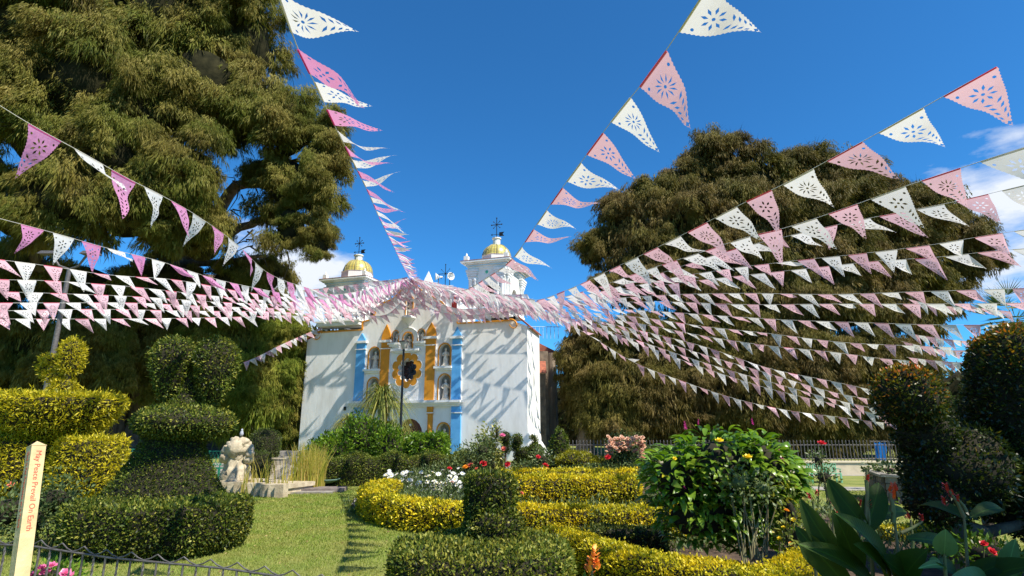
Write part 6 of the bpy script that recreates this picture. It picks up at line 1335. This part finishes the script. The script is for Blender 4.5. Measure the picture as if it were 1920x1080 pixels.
def garland(label, pts, dist, colour='p', anchor=None, far=False, step=.52, phase=.0, wind=(.74, .10, -.62), first=None, fc=0):
    """pts: photo polyline from the church end outwards; dist: distance ahead at its last point; lies in one vertical plane"""
    A = anchor if anchor is not None else A0
    B = at(*pts[-1], dist); u = Vector((B.x-A.x, B.y-A.y, 0)).normalized(); n = Vector((u.y, -u.x, 0)); P = [A.copy()]
    for p in pts:
        d = pxdir(*p); o = Vector((0, 0, CAMZ)); t = (A-o).dot(n)/d.dot(n)
        q = o+d*t
        if (q-P[-1]).length > .4: P.append(q)
    # smooth curve through the points
    Q = []
    for i in range(len(P)-1):
        p0, p1, p2, p3 = P[max(i-1, 0)], P[i], P[i+1], P[min(i+2, len(P)-1)]
        m1 = (p2-p0)*.5*((p2-p1).length*2/max(.1, (p2-p1).length+(p1-p0).length)) if i > 0 else (p2-p1)
        m2 = (p3-p1)*.5*((p2-p1).length*2/max(.1, (p3-p2).length+(p2-p1).length)) if i < len(P)-2 else (p2-p1)
        for k in range(8):
            s = k/8; Q.append(p1*(2*s**3-3*s*s+1)+m1*(s**3-2*s*s+s)+p2*(-2*s**3+3*s*s)+m2*(s**3-s*s))
    Q.append(P[-1])
    cum = [0]
    for i in range(len(Q)-1): cum.append(cum[-1]+(Q[i+1]-Q[i]).length)
    g = thing('flag_garland', tuple(P[-1]), label, 'bunting', 'strings of paper flags fanning out from the church')
    q = MB(); q.tube([tuple(v) for v in Q[::1]], .0035 if dist < 12 else .005, 4, False); q.build('cord', m_cord, g)
    L = cum[-1]; s = L-phase; i_ = fc; j = len(Q)-2
    if first:
        best = 1e9
        for k in range(len(Q)-1):
            for v in range(12):
                p = Q[k].lerp(Q[k+1], v/12); dx = p.x; dy = p.y*math.cos(PITCH)+(p.z-CAMZ)*math.sin(PITCH); dz = (p.z-CAMZ)*math.cos(PITCH)-p.y*math.sin(PITCH)
                if dy < .3: continue
                e_ = math.hypot(960+FPX*dx/dy-first[0], 540-FPX*dz/dy-first[1])
                if e_ < best: best = e_; s = cum[k]+(cum[k+1]-cum[k])*v/12
    while s > .5:
        while j > 0 and cum[j] > s: j -= 1
        p = Q[j].lerp(Q[j+1], (s-cum[j])/max(1e-6, cum[j+1]-cum[j])); t = (Q[j+1]-Q[j]).normalized()
        if t.x < 0 and abs(t.x) > .05: t = -t
        Wd = Vector(wind)+Vector((random.gauss(0, .22), random.gauss(0, .30), random.gauss(0, .16))); Wd.normalize()
        along = Wd.dot(t); perp = Wd-t*along; pl_ = max(.35, perp.length); perp.normalize()
        sk = max(-.7, min(.7, along/pl_*.8)); sk = round(sk/.35)*.35
        Z = -perp; Yv = Z.cross(t); near = p.y < 11 and p.length < 12
        col = 'w' if i_ % 2 == 0 else colour
        o = bpy.data.objects.new('flag', flag_mesh(1 if near else 0, col, sk, random.choice((0, 0, 1, 2)) if True else 0, random.randrange(4)))
        COL.objects.link(o); o.parent = g
        M = Matrix(((t.x, Yv.x, Z.x, p.x), (t.y, Yv.y, Z.y, p.y), (t.z, Yv.z, Z.z, p.z), (0, 0, 0, 1)))
        sc_ = random.uniform(.94, 1.05); o.matrix_local = Matrix.Translation(-g.location) @ M @ Matrix.Scale(sc_, 4)
        s -= step; i_ += 1; NFLAG[0] += 1
    return g
E = 'm'
garland('flag string passing high over the lawn just left of centre, orchid and white', [(752, 492), (737, 460), (712, 410), (690, 360), (655, 290), (622, 225), (592, 160), (560, 95), (532, 40), (505, -60)], 2.3, E, first=(524, 22), fc=0, wind=(.86, -.34, -.34))
garland('flag string climbing over the lawn to the top edge, right of centre', [(860, 545), (930, 510), (965, 480), (1000, 430), (1045, 365), (1100, 290), (1160, 210), (1205, 155), (1262, 75), (1320, -12), (1350, -60)], 2.6, first=(1302, 18), fc=0, wind=(.88, .1, -.42))
garland('uppermost flag string of the left side with magenta flags', [(640, 552), (560, 535), (500, 510), (440, 455), (370, 405), (300, 365), (240, 335), (155, 287), (48, 228), (-60, 160)], 3.4, E, first=(86, 247), fc=1, wind=(.30, -.25, -.85))
garland('second flag string from the top at the left edge, orchid and white', [(650, 562), (560, 555), (480, 540), (400, 522), (300, 490), (200, 465), (105, 438), (0, 410), (-80, 390)], 6.4, E, first=(60, 430), fc=1, wind=(.35, -.1, -.85))
L_ = [((650, 566), (560, 560), (460, 548), (330, 525), (200, 515), (100, 500), (0, 487), (-80, 478)), ((650, 570), (540, 566), (400, 555), (250, 538), (100, 527), (0, 524), (-80, 520)), ((650, 576), (540, 572), (400, 566), (250, 556), (100, 550), (0, 547), (-80, 545)),
      ((650, 580), (520, 578), (380, 574), (250, 568), (100, 568), (0, 568), (-60, 568)), ((650, 584), (500, 584), (350, 583), (200, 580), (80, 581), (0, 583), (-60, 584)), ((660, 588), (520, 592), (380, 596), (200, 598), (60, 598), (0, 598), (-60, 598))]
LL = ['third flag string down at the left edge', 'fourth flag string down at the left edge', 'fifth flag string down at the left edge', 'sixth flag string down at the left edge, overlapping the one below', 'last but one flag string at the left edge', 'lowest flag string at the left edge above the heart topiary']
for i, (pp_, lb, dd) in enumerate(zip(L_, LL, (8.6, 10.2, 11.8, 13.4, 15.2, 17.2))): garland(lb, list(pp_), dd, 'p', phase=R_(0, .5), wind=(.66, .1, -.7))
Rg = [((1000, 562), (1060, 545), (1140, 508), (1220, 470), (1300, 430), (1400, 378), (1470, 345), (1600, 275), (1665, 238), (1820, 152), (1935, 92)), 
      ((1000, 564), (1100, 545), (1200, 510), (1300, 478), (1400, 445), (1480, 425), (1600, 385), (1690, 352), (1770, 325), (1885, 288), (1990, 250)),
      ((1000, 566), (1120, 548), (1240, 512), (1360, 472), (1480, 442), (1600, 415), (1720, 392), (1800, 376), (1930, 345), (2000, 330)),
      ((1000, 568), (1120, 552), (1240, 525), (1360, 505), (1480, 490), (1620, 475), (1740, 460), (1860, 440), (1960, 425)),
      ((1000, 570), (1120, 556), (1240, 535), (1360, 520), (1500, 505), (1640, 490), (1760, 482), (1870, 470), (1980, 462)),
      ((1000, 572), (1120, 562), (1250, 553), (1400, 550), (1560, 552), (1720, 547), (1850, 543), (1990, 538)),
      ((1000, 574), (1120, 568), (1250, 566), (1400, 571), (1560, 570), (1720, 570), (1850, 569), (1990, 567)),
      ((1000, 578), (1100, 578), (1220, 583), (1350, 592), (1480, 600), (1620, 605), (1750, 609), (1870, 609), (1990, 608)),
      ((1000, 581), (1100, 586), (1200, 595), (1320, 612), (1440, 625), (1580, 642), (1700, 648), (1800, 652)),
      ((1000, 583), (1100, 592), (1200, 607), (1320, 630), (1440, 648), (1560, 660), (1650, 672), (1700, 676)),
      ((1010, 584), (1100, 598), (1200, 620), (1320, 650), (1440, 690), (1560, 715), (1640, 732), (1700, 742)),
      ((1010, 586), (1100, 603), (1200, 628), (1320, 665), (1440, 700), (1560, 735), (1650, 752), (1700, 760)),
      ((1010, 587), (1100, 608), (1200, 640), (1320, 680), (1440, 715), (1560, 748), (1650, 768), (1700, 776)),
      ((1010, 588), (1100, 611), (1200, 645), (1320, 690), (1440, 728), (1560, 757), (1650, 778), (1700, 786)),
      ((1010, 588), (1060, 604), (1110, 632), (1190, 680), (1280, 715), (1380, 748), (1480, 770), (1580, 783), (1650, 792), (1700, 796))]
RLb = ['uppermost flag string at the right with the largest flags', 'second flag string from the top at the right edge', 'third flag string down at the right edge, in front of the brown tree top', 'fourth flag string down at the right edge', 'fifth flag string down at the right edge', 'level flag string above the fan palm, upper of two close ones',
       'level flag string above the fan palm, lower of two close ones', 'flag string crossing just under the fan palm crown', 'flag string that ends over the orange tipped round topiary', 'flag string sloping down to the round topiary, below the level ones',
       'upper string of the sloping bundle that meets behind the round topiary', 'second string of the sloping bundle that meets behind the round topiary', 'third string of the sloping bundle that meets behind the round topiary', 'lowest string of the dense sloping bundle behind the round topiary', 'single lowest flag string sloping far down across the right hand trees']
for pp_, lb, dd, ph in zip(Rg, RLb, (3.2, 4.1, 6.4, 8.4, 9.6, 12.2, 13.0, 14.2, 19, 20, 22, 23, 24, 25, 26.5), (.15, .3, .1, .2, .4, .1, .3, .2, .4, .1, .3, .0, .2, .4, .1)): garland(lb, list(pp_), dd, phase=ph, first={.15: (1878, 125)}.get(ph) if dd < 3.5 else ((1905, 280) if dd == 4.1 else None), fc=1 if dd < 3.5 else 0)
# swags across the gable
def swag(label, pts, Y0, Y1, colour='p'):
    n = len(pts); P = [at(x, y, Y0+(Y1-Y0)*i/(n-1)) for i, (x, y) in enumerate(pts)]
    g = thing('flag_garland', tuple(P[0]), label, 'bunting', 'strings of paper flags fanning out from the church'); Q = []
    for i in range(n-1):
        p0, p1, p2, p3 = P[max(i-1, 0)], P[i], P[i+1], P[min(i+2, n-1)]
        for k in range(6): u = k/6; Q.append(0.5*((2*p1)+(p2-p0)*u+(2*p0-5*p1+4*p2-p3)*u*u+(3*p1-p0-3*p2+p3)*u**3))
    Q.append(P[-1]); q = MB(); q.tube([tuple(v) for v in Q], .005, 4, False); q.build('cord', m_cord, g); acc_ = 0; i_ = 0
    for a, b in zip(Q[:-1], Q[1:]):
        l = (b-a).length; s = -acc_+.26
        while s < l:
            if s >= 0:
                t = (b-a)/l; t = -t if t.x < 0 else t; Wd = Vector((.66, .05, -.72))+Vector((random.gauss(0, .2), random.gauss(0, .3), random.gauss(0, .15))); al = Wd.dot(t); perp = (Wd-t*al).normalized(); Yv = (-perp).cross(t); p = a+(b-a)*(s/l)
                o = bpy.data.objects.new('flag', flag_mesh(0, 'w' if i_ % 2 else colour, round(max(-.7, min(.7, al))/.35)*.35, random.choice((0, 1, 2)), random.randrange(4))); COL.objects.link(o); o.parent = g
                M = Matrix(((t.x, Yv.x, -perp.x, p.x), (t.y, Yv.y, -perp.y, p.y), (t.z, Yv.z, -perp.z, p.z), (0, 0, 0, 1))); o.matrix_local = Matrix.Translation(-g.location) @ M; i_ += 1; NFLAG[0] += 1
            s += .30
        acc_ = (acc_+l) % .30
swag('flag swag hanging below the gable on the left side', [(768, 521), (750, 550), (725, 568), (700, 573), (668, 566), (636, 556), (600, 548)], 29.3, 31.0)
swag('flag swag hanging below the gable on the right side', [(770, 521), (790, 545), (820, 565), (850, 580), (890, 583), (930, 578), (990, 566)], 29.2, 27.4)
swag('upper flag line from the gable top to the left bell tower', [(766, 519), (740, 524), (700, 528), (660, 534), (612, 540), (560, 545)], 29.2, 31.0)
swag('upper flag line from the gable top to the right bell tower', [(770, 519), (800, 528), (840, 540), (880, 548), (930, 552), (985, 552)], 29.2, 27.0)
swag('short flag line falling straight down from the gable top', [(768, 519), (772, 540), (780, 560), (776, 580), (765, 590)], 29.2, 29.0)
swag('flag line along the parapet before the left bell tower', [(764, 522), (735, 545), (700, 556), (660, 560), (610, 560)], 28.4, 29.6)
swag('flag line along the parapet before the right bell tower', [(773, 523), (810, 548), (860, 562), (910, 568), (1000, 572)], 28.2, 26.2)
swag('lowest drooping flag line over the left half of the gable', [(768, 540), (752, 566), (728, 588), (700, 592), (665, 582), (630, 574), (585, 566)], 28.6, 29.8)
swag('lowest drooping flag line over the right half of the gable', [(772, 540), (790, 566), (822, 584), (860, 590), (900, 590), (945, 584), (1000, 576)], 28.4, 26.4)
swag('middle drooping flag line over the left half of the gable', [(766, 530), (742, 556), (712, 574), (680, 578), (640, 570), (590, 560)], 28.8, 30.2)
swag('middle drooping flag line over the right half of the gable', [(772, 530), (800, 556), (838, 574), (880, 580), (930, 576), (1000, 570)], 28.7, 26.6)
swag('high slack flag line in front of the left bell tower', [(764, 524), (730, 532), (690, 544), (650, 550), (600, 556), (560, 556)], 28.0, 29.0)
swag('high slack flag line in front of the right bell tower', [(772, 524), (810, 536), (850, 552), (900, 560), (950, 562), (1000, 560)], 27.8, 26.0)
swag('short slack flag line over the topmost gable niche', [(750, 535), (760, 556), (770, 562), (784, 556), (794, 540)], 28.6, 28.4)
swag('second short flag line over the topmost gable niche', [(742, 548), (756, 574), (770, 580), (786, 572), (800, 552)], 28.3, 28.1)
swag('backlit dark flag line from the church roof to the left trees', [(640, 598), (600, 615), (560, 632), (520, 650), (485, 668), (455, 680)], 33, 30)
for (pp_, lb, dd) in (([(1700, 560), (1760, 573), (1830, 577), (1900, 585)], 'distant flag line in the blue gap, uppermost near the fan palm', 24), ([(1700, 625), (1760, 634), (1820, 641), (1880, 650)], 'distant flag line in the blue gap, second from the fan palm', 25),
                      ([(1690, 640), (1760, 655), (1820, 657), (1880, 655)], 'distant flag line in the blue gap, third from the fan palm', 25.5), ([(1700, 670), (1760, 677), (1815, 681), (1880, 690)], 'distant flag line in the blue gap, lowest above the dark ball topiary', 26)):
    swag(lb, pp_, dd, dd-2)
